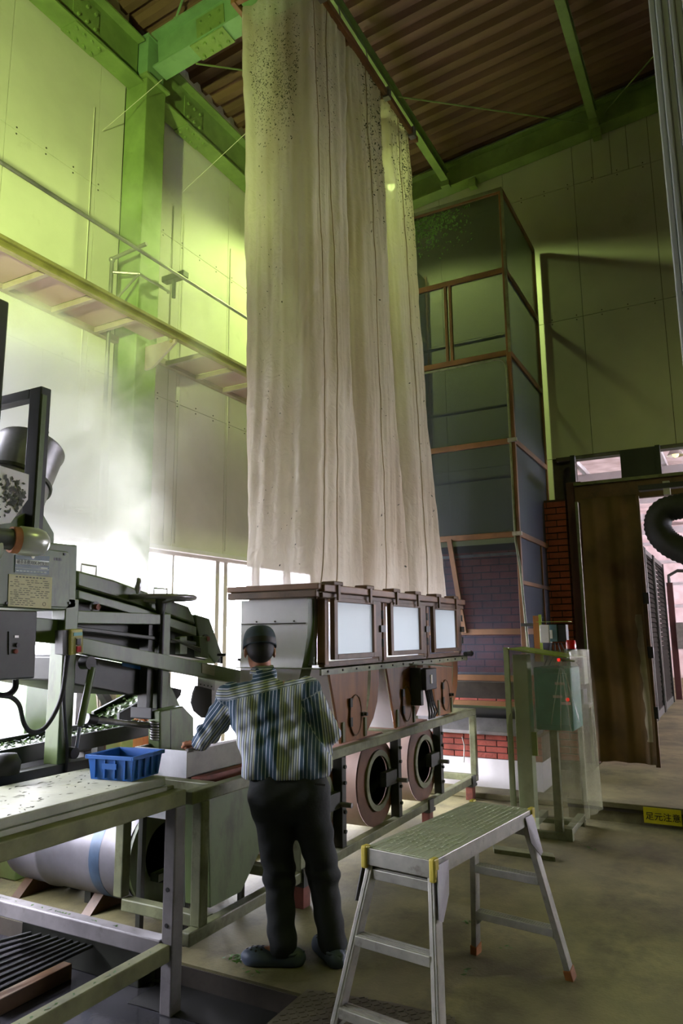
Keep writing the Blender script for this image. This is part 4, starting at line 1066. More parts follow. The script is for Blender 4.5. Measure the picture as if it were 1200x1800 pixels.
for y in (3.35, 3.95):
    m = MB(); m.prism([(3.16, y, 0), (3.64, y, 0), (3.54, y, .09), (3.26, y, .09)], (0, .07, 0)); m.build('cradle', 'wood_dark', dm)
# trough between drum and the first chute
tg = thing('steel_trough', 'dark green tapering steel trough beside the worker, behind the stand', 'trough', (3.4, 2.6, .3))
m = MB(); m.prism([(3.03, 2.42, .74), (3.78, 2.42, .74), (3.72, 2.42, .60), (3.32, 2.42, .22), (3.06, 2.42, .22)], (0, .16, 0)); m.build('body', 'machine_green', tg, bevel=.004)
m = MB(); m.box(3.03, 3.76, 2.40, 2.59, .742, .762); m.build('rim', 'frame_green', tg)
m = MB(); m.box(3.06, 3.7, 2.50, 2.56, .775, .83); m.build('red_bar', 'foot_red', tg)
# stainless hopper the worker leans over
M('sheet_shaded', (104, 102, 88), 0.45, .15, var=.15, dirt=.25, dirt_rgb=(70, 66, 50))  # hopper steel with the shade of its front put into the colour
M('sheet_lit', (226, 226, 230), 0.4, .1, var=.08)  # same hopper steel, window light on its end put into the colour
hs = thing('steel_hopper', 'bare sheet steel feed hopper the worker leans over', 'hopper', (3.3, 2.8, .64))
X0, X1, Y0, Y1 = 3.075, 3.62, 2.60, 2.975
m = MB(); m.box(X0, X1, Y0, Y0+.006, .66, .955); m.build('front_sheet', 'sheet_shaded', hs)
m = MB(); m.box(X0, X0+.006, Y0+.006, Y1, .60, .955); m.build('end_sheet', 'sheet_lit', hs)
m = MB(); m.box(X0+.006, X1, Y1-.006, Y1, .66, .955); m.build('rear_sheet', 'stainless', hs)
m = MB(); m.box(X0-.006, X1, Y0-.008, Y0+.010, .955, .967); m.build('rolled_edge', 'stainless', hs)
m = MB(); m.box(X0, X1, Y0, Y1, .645, .66); m.build('bottom', 'foot_red', hs)
for (x, y) in ((X0+.03, Y0+.02), (X1-.03, Y0+.02), (X0+.05, Y1-.03), (X1-.03, Y1-.03)):
    m = MB(); m.box(x-.015, x+.015, y-.015, y+.015, 0, .645); m.build('leg', 'machine_dark', hs)
# bundle of black rods under the bench
for q in range(9):
    p0 = PZ(-40, 1666+11.5*q, -.02+.006*q); p1 = PZ(112+9.5*q, 1624+3.2*q, .03)
    m = MB(); m.tube([p0, p1], .010, 8); tag(m.build('black_rod', 'rubber', None, smooth=True), 'long black rod in the bundle lying under the bench', 'rod', 'bundle of black rods under the bench')
m = MB(); m.box(2.35, 2.75, 3.02, 3.10, -.1, -.03); tag(m.build('timber_block', 'wood_dark', None, bevel=.004), 'timber block carrying the bundle of black rods', 'block')
m = MB(); m.box(2.83, 3.02, 2.66, 3.5, -.1, .07); tag(m.build('dark_sill', 'machine_dark', None, bevel=.004), 'dark steel sill on the wet floor below the bench frame', 'sill')

# ================================================================== STEAMING MACHINE
YS = 3.0
sm = thing('steaming_machine', 'green tea steaming machine with sloping hood, handwheel and nameplate', 'machine', (2.9, 3.2, -.1))
def pl(name, px_, Y, d, mat, parent=None, bevel=.004):
    m = MB(); m.polyY(px_, Y, d); return m.build(name, mat, parent or sm, bevel=bevel)
box_ = pl('gear_housing', [(-120, 936), (71, 952), (136, 958), (134, 1069), (111, 1073), (0, 1068), (-120, 1062)], YS, .40, 'machine_green', bevel=.008)
pl('cover_panel', [(-120, 950), (62, 963), (120, 970), (124, 976), (122, 1062), (118, 1068), (-120, 1058)], YS-.012, .012, 'machine_green', box_)
for (x, y) in ((113, 974), (121, 1060), (11, 1060)):
    p = PY(x, y, YS-.012); m = MB(); m.tube([p, p+Vector((0, -.006, 0))], .007, 8); m.build('screw', 'machine_dark', box_)
np_ = pl('name_plate', [(27, 975), (87, 978), (86, 1010), (26, 1006)], YS-.016, .004, 'teal', box_, 0)
M('plate_green', (6, 62, 56), 0.4, var=.06)
np_.data.materials[0] = MAT['plate_green']
M('plate_white', (206, 214, 206), 0.5, var=.05)
M('plate_cream', (190, 184, 140), 0.6, var=.08, dirt=.1)
np2 = pl('plate_stripe', [(28, 982), (86.5, 985.5), (86.3, 993.5), (28, 990.5)], YS-.018, .002, 'plate_white', np_, 0) if False else None
m = MB(); m.polyY([(28, 982.5), (86.5, 986.5), (86.3, 995), (28, 991.3)], YS-.0175, .0015); m.build('title_band', 'plate_white', np_)
xd = Vector((1, 0, 0))
pt = PY(29.5, 990.5, YS-.018); wd = (PY(86, 990, YS)-PY(29.5, 990, YS)).x
def fit_text(name, body, px0, py0, px1, h, mat, Y, parent):
    p = PY(px0, py0, Y); wdt = (PY(px1, py0, Y)-p).x
    o = text(name, body, h, mat, parent, p, (1, 0, 0), (0, 0, 1), ext=.0003)
    xs_ = [v.co.x for v in o.data.vertices]
    if xs_:
        s_ = wdt/(max(xs_)-min(xs_)); x0 = min(xs_)
        for v in o.data.vertices: v.co.x = p.x+(v.co.x-x0)*s_
    return o
fit_text('title_lettering', '碾茶蒸機300K-MTR35S', 29.5, 990, 86, .026, 'black', YS-.0182, np_)
fit_text('maker_line', '製造販売元 株式会社 製作所', 29, 1004.5, 80, .010, 'plate_white', YS-.0172, np_) if False else None
m = MB(); m.polyY([(27, 997.6), (86, 1001.4), (86, 1002.1), (27, 998.3)], YS-.0175, .0015); m.polyY([(71, 997.5), (84, 998.4), (84, 1000.4), (71, 999.6)], YS-.0175, .0015)
for q in range(9): m.polyY([(29+6*q, 1002.2+.4*q), (33.5+6*q, 1002.5+.4*q), (33.5+6*q, 1004+.4*q), (29+6*q, 1003.7+.4*q)], YS-.0175, .0015)
m.build('maker_rule', 'plate_white', np_)
p = PY(58, 978.5, YS-.017); m = MB(); m.tube([p, p+Vector((0, -.001, 0))], .010, 14); m.build('emblem', 'plate_white', np_)
ip = pl('instruction_plate', [(16, 1009), (92, 1015), (90, 1070), (14, 1066)], YS-.016, .004, 'plate_cream', box_, 0)
m = MB()
def dash(x0, y0, x1, t=.8):
    m.polyY([(x0, y0), (x1, y0+.06*(x1-x0)), (x1, y0+t+.06*(x1-x0)), (x0, y0+t)], YS-.0170, .001)
for q in range(9): dash(28+6*q, 1012.6+.4*q, 31.5+6*q, 2.0)
for r_ in range(13):
    y = 1018+3.6*r_; x = 18
    end = 87 if r_ < 9 else 62
    while x < end-3:
        l_ = random.uniform(3, 9)
        if random.random() < .75: dash(x, y+.06*(x-18), min(end, x+l_), 1.0)
        x += l_+random.uniform(1.5, 4)
m.build('small_print', 'machine_dark', ip)
p = PY(77.5, 1062, YS-.0165); m = MB(); m.ring(p, (0, -1, 0), .0075, .0095, .0008, 16); m.build('seal_mark', 'machine_dark', ip)
m = MB()
for q in range(3): m.polyY([(95+4.6*q, 980.5+.3*q), (98.6+4.6*q, 980.8+.3*q), (98.6+4.6*q, 985+.3*q), (95+4.6*q, 984.7+.3*q)], YS-.0135, .001)
m.build('stencil_mark', 'machine_dark', box_)
pl('gusset_plate', [(-40, 922), (8, 920), (62, 893), (70, 893), (95, 937), (95, 955), (-40, 946)], YS+.12, .03, 'machine_green')
# dark portal frame with the upright and the bar running back
fx = PY(66, 800, YS+.10).x
m = MB(); m.box(fx-.035, fx+.03, YS+.06, YS+.15, 2.0, 2.845); m.build('portal_post', 'machine_dark', sm, bevel=.006)
m = MB(); m.box(fx-.035, fx+.03, YS+.15, YS+.95, 2.79, 2.845); m.build('portal_bar', 'machine_dark', sm, bevel=.006)
m = MB(); m.box(fx-.028, fx-.0, YS+.055, YS+.06, 2.02, 2.80); m.build('portal_flange', 'machine_green', sm)
for z in (2.62, 2.58):
    m = MB(); m.tube([(fx+.03, YS+.10, z), (fx+.055, YS+.10, z)], .009, 8); m.build('bolt', 'steel_raw', sm)
# leg posts
x0_ = PY(113, 1110, YS).x
m = MB(); m.box(x0_, x0_+.085, YS, YS+.10, .93, 1.75); m.build('leg', 'machine_green', sm, bevel=.005)
m = MB(); m.box(1.0, 1.08, YS, YS+.10, -.1, 1.75); m.build('leg', 'machine_green', sm, bevel=.005)
m = MB(); m.box(x0_, x0_+.085, YS+.75, YS+.85, .93, 1.5); m.build('leg', 'machine_green', sm, bevel=.005)
x2_ = PY(281, 1150, YS+.05).x
m = MB(); m.box(x2_, x2_+.065, YS+.03, YS+.13, 1.10, 1.69); m.build('lift_post', 'machine_green', sm, bevel=.005)
m = MB(); m.tube([(x2_-.015, YS+.03, 1.10), (x2_-.015, YS+.03, 1.80)], .016, 10); m.build('lift_screw', 'black', sm, smooth=True)
m = MB(); m.box(x2_-.09, x2_-.035, YS+.06, YS+.13, 1.10, 1.68); m.build('lift_guide', 'machine_dark', sm)
m = MB(); m.prism([(x2_+.06, YS+.04, 1.30), (x2_+.06, YS+.04, 1.12), (x2_+.19, YS+.04, 1.12)], (0, .08, 0)); m.build('lift_gusset', 'machine_green', sm)
# beams
pl('upper_beam', [(130, 1073), (262, 1078), (282, 1080), (282, 1098), (130, 1096)], YS+.02, .06, 'machine_green')
pl('slope_beam', [(133, 1118), (431, 1180), (432, 1204), (400, 1199), (133, 1147)], YS+.0, .05, 'machine_green')
M('yellow_dull', (128, 124, 98), .6, var=.15)
pl('end_notice', [(355, 1166), (378, 1171), (377, 1188), (355, 1183)], YS-.004, .004, 'yellow_dull', None, 0)
pl('mid_beam', [(133, 1100), (345, 1128), (345, 1134), (133, 1108)], YS+.05, .05, 'machine_dark')
pl('hood_lid', [(136, 1002), (200, 1019), (250, 1038), (315, 1060), (332, 1066), (340, 1082), (344, 1098), (240, 1062), (136, 1031)], YS+.10, .55, 'machine_green', bevel=.012)
pl('hood_skirt', [(138, 1037), (240, 1066), (345, 1102), (345, 1118), (240, 1081), (138, 1052)], YS+.07, .60, 'machine_green')
pl('inner_casing', [(128, 1031), (344, 1096), (392, 1150), (392, 1166), (128, 1122)], YS+.16, .45, 'machine_dark')
pl('outlet_plate', [(344, 1080), (368, 1087), (391, 1152), (378, 1167), (355, 1135), (346, 1105)], YS+.10, .50, 'machine_green', bevel=.006)
pl('drip_trough', [(93, 1153), (135, 1150), (268, 1176), (300, 1182), (300, 1210), (265, 1222), (226, 1222), (95, 1197)], YS+.12, .55, 'machine_dark', bevel=.01)
pl('blue_strip', [(215, 1163), (262, 1173), (262, 1180), (215, 1171)], YS+.115, .004, 'crate_blue', None, 0)
pl('rear_panel', [(60, 1085), (112, 1090), (112, 1132), (60, 1128)], YS+.05, .04, 'machine_green')
# hood handle bars and knobs
for (a, c) in (((142, 1005), (168, 1012)), ((270, 1046), (293, 1050))):
    p = PY(*a, YS+.3); q = PY(*c, YS+.3); m = MB(); m.tube([p, p+Vector((0, 0, .045)), q+Vector((0, 0, .055)), q], .006, 8); m.build('lid_handle', 'aluminium', sm, smooth=True)
for (x, y, Y) in ((165, 1067, YS+.06), (359, 1123, YS+.08)):
    p = PY(x, y, Y); m = MB(); m.tube([p, p+Vector((0, -.035, 0))], .016, 12); m.build('red_plug', 'foot_red', sm)
    m = MB(); m.ring(p+Vector((0, .0, 0)), (0, -1, 0), .014, .03, .015, 14); m.build('plug_collar', 'machine_dark', sm)
for (x, y) in ((389, 1158), (424, 1166)):
    p = PY(x, y, YS+.04); m = MB(); m.lathe([(0, .035), (.028, .035), (.03, .028), (.03, .018), (.01, .014), (.01, -.03), (0, -.03)], p, (0, 0, 1), 16); m.build('clamp_knob', 'black', sm, smooth=True)
pl('linkage', [(316, 1120), (329, 1118), (329, 1150), (316, 1150)], YS+.05, .04, 'machine_green')
pl('linkage', [(350, 1118), (367, 1120), (366, 1158), (352, 1155)], YS+.05, .05, 'machine_green')
for q in range(3):
    p = PY(300+10*q, 1124+3*q, YS+.05); m = MB(); m.tube([p, PY(352, 1140+3*q, YS+.05)], .007, 6); m.build('linkage_rod', 'machine_dark', sm)
# handwheel
hwc = PY(283, 1051, YS+.04); R_ = .20
m = MB(); n = 36; pts = [hwc+Vector((R_*math.cos(2*math.pi*i/n), R_*math.sin(2*math.pi*i/n), 0)) for i in range(n+1)]
m.tube(pts, .016, 10, cap=False); hw_ = m.build('handwheel', 'steel_raw', sm, smooth='all')
for i in range(3):
    t = 2*math.pi*i/3+.3; m = MB(); m.bar(hwc+Vector((.02*math.cos(t), .02*math.sin(t), -.03)), hwc+Vector((R_*math.cos(t), R_*math.sin(t), 0)), .028, .012); m.build('spoke', 'steel_raw', hw_)
m = MB(); m.lathe([(0, .01), (.03, .01), (.035, -.03), (.022, -.10), (.022, -.2), (0, -.2)], hwc, (0, 0, 1), 16); m.build('hub', 'machine_dark', hw_, smooth=True)
hk = PY(242, 1044, YS+.04); m = MB(); m.lathe([(0, .095), (.012, .09), (.02, .065), (.018, .03), (.010, .01), (.008, -.01)], hk, (0, 0, 1), 14); m.build('crank_knob', 'stainless', hw_, smooth=True)
# gearbox, spring, shaft
gb = MB(); gb.polyY([(281, 1250), (322, 1241), (341, 1261), (341, 1296), (331, 1318), (281, 1328)], 2.90, .09); g_ = gb.build('gearbox', 'machine_green', sm, bevel=.008)
m = MB(); m.polyY([(300, 1246), (301, 1246), (301, 1324), (300, 1324)], 2.857, .003); m.build('seam', 'machine_dark', g_)
pl('gearbox_foot', [(268, 1326), (286, 1323), (290, 1334), (268, 1338)], 2.86, .24, 'black')
pl('gearbox_bracket', [(266, 1244), (282, 1247), (282, 1266), (266, 1264)], 2.95, .16, 'black')
sp = [PY(272, 1268+i*.62, 2.93)+Vector((.022*math.cos(i*.62*6.283/7.5*1.6), .022*math.sin(i*.62*6.283/7.5*1.6), 0)) for i in range(55)]
m = MB(); m.tube(sp, .006, 6); m.build('spring', 'steel_raw', sm, smooth='all')
m = MB(); m.tube([PY(160, 1265, 3.08), PY(264, 1276, 2.98)], .016, 12); m.build('cross_shaft', 'steel_raw', sm, smooth=True)
m = MB(); m.tube([PY(152, 1263, 3.09), PY(168, 1266, 3.08)], .028, 14); m.build('shaft_collar', 'black', sm, smooth=True)
# tilting strut
m = MB(); m.tube([PY(162, 1173, 2.97), PY(141, 1276, 2.97)], .019, 12); m.build('strut_tube', 'machine_green', sm, smooth=True)
m = MB(); m.tube([PY(140, 1278, 2.97), PY(134, 1318, 2.97)], .009, 10); m.build('strut_rod', 'steel_raw', sm, smooth=True)
for (x, y, r_) in ((160, 1165, .034), (132, 1324, .028)):
    p = PY(x, y, 2.96); m = MB(); m.tube([p, p+Vector((0, .06, 0))], r_, 14); m.build('strut_pin', 'black', sm, smooth=True)
# base beams
m = MB(); m.box(.9, 3.5, YS-.01, YS+.07, .83, .935); m.build('base_beam', 'machine_dark', sm, bevel=.004)
m = MB(); m.box(2.72, 2.80, YS+.07, YS+.8, .84, .92); m.build('base_cross', 'machine_dark', sm, bevel=.004)
for x, ys_ in ((1.7, (YS+.0, YS+.75)), (3.43, (YS+.75,))):
    for y in ys_:
        m = MB(); m.box(x, x+.07, y, y+.07, -.1, .83); m.build('base_leg', 'machine_dark', sm, bevel=.004)
m = MB(); m.box(.9, 3.5, YS+.75, YS+.82, .83, .935); m.build('base_beam', 'machine_dark', sm, bevel=.004)
# outlet sheets above the hopper
pl('outlet_sheet', [(348, 1190), (432, 1206), (424, 1230), (398, 1252), (374, 1262), (348, 1212)], YS+.12, .006, 'stainless', None, 0)
pl('rivet_plate', [(348, 1192), (378, 1196), (377, 1214), (348, 1208)], YS+.11, .006, 'steel_raw', None, 0)
for q in range(4):
    p = PY(352+6.5*q, 1203+1.3*q, YS+.11); m = MB(); m.tube([p, p+Vector((0, -.004, 0))], .005, 6); m.build('rivet', 'machine_dark', sm)
pl('outlet_blade', [(345, 1205), (372, 1212), (372, 1262), (356, 1262), (342, 1250), (337, 1235), (340, 1218)], YS+.05, .012, 'black', None, 0)
pl('pipe_union', [(302, 1208), (320, 1212), (318, 1222), (304, 1240), (298, 1230)], YS+.2, .06, 'machine_dark')

# electrical cabinet and push button on the machine
ec = thing('electric_cabinet', 'dark brown metal switch cabinet hung under the gear housing', 'cabinet', PY(20, 1140, YS-.1))
m = MB(); m.polyY([(-90, 1068), (66, 1074), (61, 1192), (-90, 1202)], YS-.16, .15); m.build('body', 'machine_dark', ec, bevel=.006)
m = MB(); m.polyY([(16, 1110), (40, 1111), (39, 1150), (16, 1151)], YS-.166, .006); c_ = m.build('switch_plate', 'machine_dark', ec)
m = MB(); m.polyY([(26, 1117), (33, 1117), (33, 1121), (26, 1121)], YS-.17, .004); m.build('tag_plate', 'aluminium', c_)
for (x, y, mt) in ((29, 1134, 'black'), (26, 1145, 'foot_red')):
    p = PY(x, y, YS-.166); m = MB(); m.tube([p, p+Vector((0, -.012, 0))], .010, 10); m.build('button', mt, c_)
M('yellow_old', (176, 168, 84), 0.5, var=.12, dirt=.2, dirt_rgb=(90, 84, 40))
pbx = thing('push_button_box', 'yellowed push button box with red and black buttons on the leg post', 'switch', PY(134, 1150, YS-.06))
m = MB(); m.polyY([(124, 1107), (146, 1105), (147, 1148), (124, 1152)], YS-.075, .07); m.build('body', 'yellow_old', pbx, bevel=.006)
m = MB(); m.polyY([(110, 1108), (124, 1107), (124, 1152), (110, 1150)], YS-.06, .055); m.build('back_box', 'machine_dark', pbx)
m = MB(); m.polyY([(130, 1112), (145, 1111), (145, 1117), (130, 1118)], YS-.078, .004); m.build('label_plate', 'teal', pbx)
m = MB(); m.polyY([(133, 1121), (144, 1120), (144, 1149), (133, 1150)], YS-.079, .004); f_ = m.build('button_frame', 'plate_cream', pbx)
m = MB(); m.polyY([(135.5, 1123), (142, 1122.5), (142, 1133), (135.5, 1133.5)], YS-.086, .008); m.build('button', 'black', f_)
m = MB(); m.polyY([(135.5, 1136), (142.5, 1135.5), (142.5, 1146), (135.5, 1146.5)], YS-.086, .008); m.build('button', 'red_glass', f_)
# cables
def cable(pxs, Y, r, lab, grp='black cables on the steaming machine'):
    c0 = [PY(x, y, Y) for x, y in pxs]; cv = []
    for i in range(len(c0)-1):
        for t in range(6):
            q = t/6; a, b_, c_, d_ = c0[max(i-1, 0)], c0[i], c0[i+1], c0[min(i+2, len(c0)-1)]
            cv.append(.5*((2*b_)+(c_-a)*q+(2*a-5*b_+4*c_-d_)*q*q+(3*b_-a-3*c_+d_)*q**3))
    cv.append(c0[-1])
    m = MB(); m.tube(cv, r, 10); o = m.build('black_cable', 'rubber', None, smooth='all'); tag(o, lab, 'cable', grp)
cable([(-40, 1208), (0, 1222), (20, 1226), (34, 1240), (42, 1272), (56, 1287), (78, 1280), (98, 1250), (110, 1215), (117, 1160), (118, 1152)], YS-.03, .011, 'long black cable sagging from the cabinet to the push button box')
cable([(25, 1195), (24, 1208), (15, 1218), (0, 1220), (-30, 1212)], YS-.05, .008, 'short black cable looping under the dark cabinet')
cable([(30, 1194), (29, 1210), (17, 1222), (-10, 1224)], YS-.06, .008, 'second short black cable looping under the dark cabinet')
cable([(120, 1152), (112, 1210), (114, 1270), (118, 1330), (113, 1370)], YS-.02, .009, 'black cable hanging down the leg post')

# funnel, leaf tray and foil pipe at the machine head
fn = thing('steel_funnel', 'open tilted steel funnel pipe behind the dark portal frame', 'funnel', PY(40, 860, YS+.45))
fc = PY(8, 900, YS+.45); axd = Vector((.40, .12, .90)).normalized()
m = MB(); m.lathe([(.175, 0), (.185, .42), (.192, .43), (.192, .45), (.18, .45), (.17, .1)], fc, axd, 36); m.build('barrel', 'steel_raw', fn, smooth=True)
m = MB(); m.ring(fc+axd*.19, axd, .18, .192, .02, 36); m.build('band', 'machine_dark', fn)
lt_ = thing('leaf_tray', 'pale plate smeared with dark wet leaves at the machine head', 'tray', PY(10, 870, YS+.04))
m = MB(); m.polyY([(-60, 800), (51, 834), (49, 878), (19, 919), (-60, 930)], YS+.05, .012); m.build('plate', 'white_paint', lt_)
m = MB()
for _ in range(150):
    x, y = random.gauss(22, 14), random.gauss(868, 20)
    if x > 47 or y < 842+.30*(x) - 10 or y > 915-(x*.6): continue
    p = PY(x, y, YS+.046); ang = random.uniform(0, 3.14); L_ = random.uniform(.006, .016)
    a = Vector((math.cos(ang), 0, math.sin(ang)))*L_; c = Vector((-math.sin(ang), -.2, math.cos(ang)))*L_*random.uniform(.4, .9)
    m.add([p-a, p+c, p+a, p-c], [(0, 1, 2, 3)])
m.build('wet_leaves', 'leaf_dark', lt_, kind='stuff')
M('foil', (206, 210, 200), 0.3, .35, var=.05, bump=.15, bscale=12)
M('cork', (176, 116, 78), 0.8, var=.15, scale=12)
M('pipe_grey', (92, 96, 98), 0.45, .1)
fp = thing('foil_pipe', 'foil wrapped insulated pipe end with an orange cork collar', 'pipe', PY(30, 950, 2.55))
YP = 2.55; pc = PY(34, 950, YP); pr_ = .060
m = MB(); m.lathe([(.052, -.012), (pr_, 0), (pr_, .05), (pr_*.97, .075), (pr_*.85, .098), (pr_*.55, .115), (0, .12)], pc, (1, -.25, -.02), 28); m.build('foil_cap', 'foil', fp, smooth=True)
m = MB(); m.lathe([(.045, -.035), (.054, -.035), (.056, .002)], pc, (1, -.25, -.02), 28); m.build('cork_collar', 'cork', fp, smooth=True)
m = MB(); m.lathe([(.043, -.6), (.043, -.03)], pc, (1, -.25, -.02), 24); m.build('inner_pipe', 'pipe_grey', fp, smooth=True)
m = MB(); m.lathe([(.047, -.12), (.047, -.09)], pc, (1, -.25, -.02), 24); m.build('pipe_ring', 'pipe_grey', fp, smooth=True)
m = MB(); m.lathe([(.05, -.5), (.05, .02)], pc+Vector((-.10, .03, -.045)), (1, -.1, .04), 24); m.build('foil_sleeve', 'foil', fp, smooth=True)
# tall dark green cabinet at the frame edge
m = MB(); hx = PY(15, 560, YS+.2).x; m.box(.9, hx, YS+.2, YS+.7, 2.03, PY(10, 528, YS+.2).z); tag(m.build('steam_hood', 'machine_dark', None, bevel=.01), 'tall dark green hood box standing on the gear housing', 'hood')

# ---- leaf conveyors
def conveyor(name, lab, x0, x1, y0, y1, z, zr, legs):
    r = thing(name, lab, 'conveyor', ((x0+x1)/2, (y0+y1)/2, z), 'leaf conveyors')
    for y in (y0, y1):
        m = MB(); m.prism([(x0, y-.012, z-.05), (x1, y-.012, z-.05+zr), (x1, y-.012, z+.035+zr), (x0, y-.012, z+.035)], (0, .024, 0)); m.build('side_rail', 'machine_dark', r, bevel=.003)
    m = MB(); m.prism([(x0, y0, z-.03), (x1, y0, z-.03+zr), (x1, y0, z-.01+zr), (x0, y0, z-.01)], (0, y1-y0, 0)); m.build('belt', 'rubber', r)
    m = MB(); nx, ny = int((x1-x0)/.025), int((y1-y0)/.025)
    for i in range(nx+1):
        for j in range(ny+1):
            m.v.append(Vector((x0+(x1-x0)*i/nx, y0+.012+(y1-y0-.024)*j/ny, z+zr*i/nx+random.uniform(-.006, .014))))
    for i in range(nx):
        for j in range(ny):
            a = i*(ny+1)+j; m.f.append((a, a+1, a+ny+2, a+ny+1))
    m.build('leaf_bed', 'leaf_bed', r, kind='stuff')
    m = MB()
    for _ in range(int((x1-x0)*(y1-y0)*2600)):
        u = random.random(); p = Vector((x0+(x1-x0)*u, random.uniform(y0+.015, y1-.015), z+zr*u+random.uniform(.004, .022)))
        ang = random.uniform(0, 6.28); L_ = random.uniform(.008, .018)
        a = Vector((math.cos(ang), math.sin(ang), random.uniform(-.5, .5)))*L_; c = Vector((-math.sin(ang), math.cos(ang), random.uniform(-.5, .5)))*L_*.45
        m.add([p-a, p+c, p+a, p-c], [(0, 1, 2, 3)])
    m.build('tea_leaves', 'tea_leaf', r, kind='stuff')
    for (x, y) in legs:
        m = MB(); m.box(x, x+.05, y, y+.05, 0, z-.05); m.build('leg', 'machine_dark', r)
M('leaf_bed', (60, 84, 34), 0.35, var=.3, scale=40, dirt=.3, dirt_rgb=(150, 165, 120), dscale=60)
M('tea_leaf', (84, 120, 44), 0.28, var=.35, scale=30)
conveyor('leaf_conveyor', 'long low belt conveyor carrying bright steamed leaves under the steaming machine', 1.6, 3.56, 3.20, 3.52, .955, .06, ((2.2, 3.2), (3.3, 3.5)))
c2a = PY(214, 1258, 3.35)
conveyor('leaf_chute', 'short sloping leaf chute above the conveyor by the lift post', c2a.x, c2a.x+.45, 3.38, 3.60, c2a.z-.02, .14, ())
# ---- things by the window behind the machine
M('plywood', (214, 132, 84), 0.6, var=.12, scale=4, stretch=(1, 1, .3))
bxp = thing('plywood_box', 'orange plywood box standing under the window', 'box', (2.85, 4.6, -.1))
m = MB(); m.box(2.45, 3.22, 4.45, 4.90, -.1, .80); m.build('carcass', 'plywood', bxp, bevel=.006)
m = MB(); m.box(2.43, 3.24, 4.43, 4.92, .80, .83); m.build('lid', 'plywood', bxp, bevel=.004)
m = MB(); m.box(2.50, 3.15, 4.438, 4.45, 0.0, .06); m.build('batten', 'plywood', bxp)
m = MB()
hc_ = PY(76, 1252, 4.445)
sp = [hc_+Vector((.07*math.cos(i*.35)*(1+.1*math.sin(i)), -.002*i/3, .085*math.sin(i*.35))) for i in range(75)]
m.tube(sp, .010, 8); tag(m.build('hose_coil', 'white_paint', None, smooth='all'), 'coil of white hose hung on the plywood box', 'hose')
# pale green cupboard, orange post, broom and brace under the machine
M('cupboard_green', (176, 214, 150), 0.5, var=.06)
cg = thing('green_cupboard', 'pale green cupboard by the window, seen beneath the steaming machine', 'cupboard', (4.6, 4.4, 0))
m = MB(); m.box(3.36, 4.25, 4.25, 4.68, 0, 1.28); m.build('carcass', 'cupboard_green', cg, bevel=.008)
m = MB(); m.box(3.80, 3.81, 4.246, 4.25, .05, 1.22); m.build('door_gap', 'machine_dark', cg)
m = MB(); m.box(3.74, 3.78, 4.235, 4.25, .7, .8); m.build('handle', 'aluminium', cg)
br_ = thing('straw_broom', 'pale straw broom standing head up behind the conveyor', 'broom', (3.75, 4.0, 0))
m = MB(); bc = PY(186, 1240, 4.0)
for q in range(60):
    t = random.uniform(0, 6.28); r_ = random.uniform(0, .06)
    a = bc+Vector((r_*math.cos(t)*.7, r_*math.sin(t)*.7, -.16)); c = bc+Vector((r_*math.cos(t)*1.3, r_*math.sin(t)*1.3, .12)); m.tube([a, c], .006, 4)
m.build('bristles', 'straw', br_, kind='stuff') if False else None
M('straw', (206, 196, 176), 0.8, var=.15)
m.build('bristles', 'straw', br_, kind='stuff')
m2 = MB(); m2.tube([bc+Vector((0, 0, -.16)), (bc.x, bc.y, 0)], .014, 8); m2.build('handle', 'wood_dark', br_, smooth=True)
m = MB(); m.bar(PY(176, 1212, 3.9), PY(208, 1270, 3.9), .05, .06, (0, 1, 0)); tag(m.build('diagonal_brace', 'machine_dark', None), 'dark diagonal brace below the steaming machine', 'brace')
m = MB(); m.box(PY(133, 1250, 3.88).x, PY(146, 1250, 3.88).x, 3.88, 3.95, 0, 1.25); tag(m.build('grey_upright', 'steel_raw', None), 'grey steel upright behind the conveyor and leg post', 'upright')
m = MB(); m.box(PY(244, 1250, 4.15).x, PY(262, 1250, 4.15).x, 4.10, 4.2, 0, 1.3); tag(m.build('orange_post', 'plywood', None), 'orange timber post behind the leaf chute', 'post')
m = MB(); m.lathe([(0, .06), (.05, .055), (.07, .02), (.065, -.03), (0, -.04)], PY(8, 1348, 2.98), (0, 0, 1), 16); tag(m.build('black_bundle', 'rubber', None, smooth='all'), 'black rubber bundle on the base beam of the steaming machine', 'bundle')
# ================================================================== STEP PLATFORM
M('alu_top', (168, 174, 150), 0.5, .3, var=.07, scale=4, dirt=.12, dirt_rgb=(118, 118, 74), dscale=9)
M('cap_yellow', (196, 178, 66), 0.6, var=.15, dirt=.25, dirt_rgb=(110, 86, 40))
M('cap_orange', (150, 92, 40), 0.7, var=.2)
sp_ = thing('step_platform', 'aluminium folding step platform with yellow corner caps', 'step platform', (0, 0, 0))
ZT, LH, WH = .75, .468, .148
m = MB(); m.box(-LH, LH, -WH, WH, ZT-.008, ZT-.004); m.build('deck', 'alu_top', sp_)
for i in range(11):                      # raised tread ribs along the deck
    y = -WH+.012+i*(2*WH-.024)/10
    m = MB(); m.box(-LH+.012, LH-.012, y-.0125, y+.0125, ZT-.004, ZT-.0015); m.build('tread_rib', 'alu_top', sp_, bevel=.002)
m = MB()
for i in range(10):                      # rows of small grip studs in bands
    y = -WH+.026+i*(2*WH-.052)/9
    for band in (-.36, -.27, -.18, -.02, .08, .24, .34):
        for q in range(3):
            x = band+q*.03; m.box(x-.008, x+.008, y-.0035, y+.0035, ZT-.0015, ZT+.0012)
m.build('grip_studs', 'alu_top', sp_, kind='stuff')
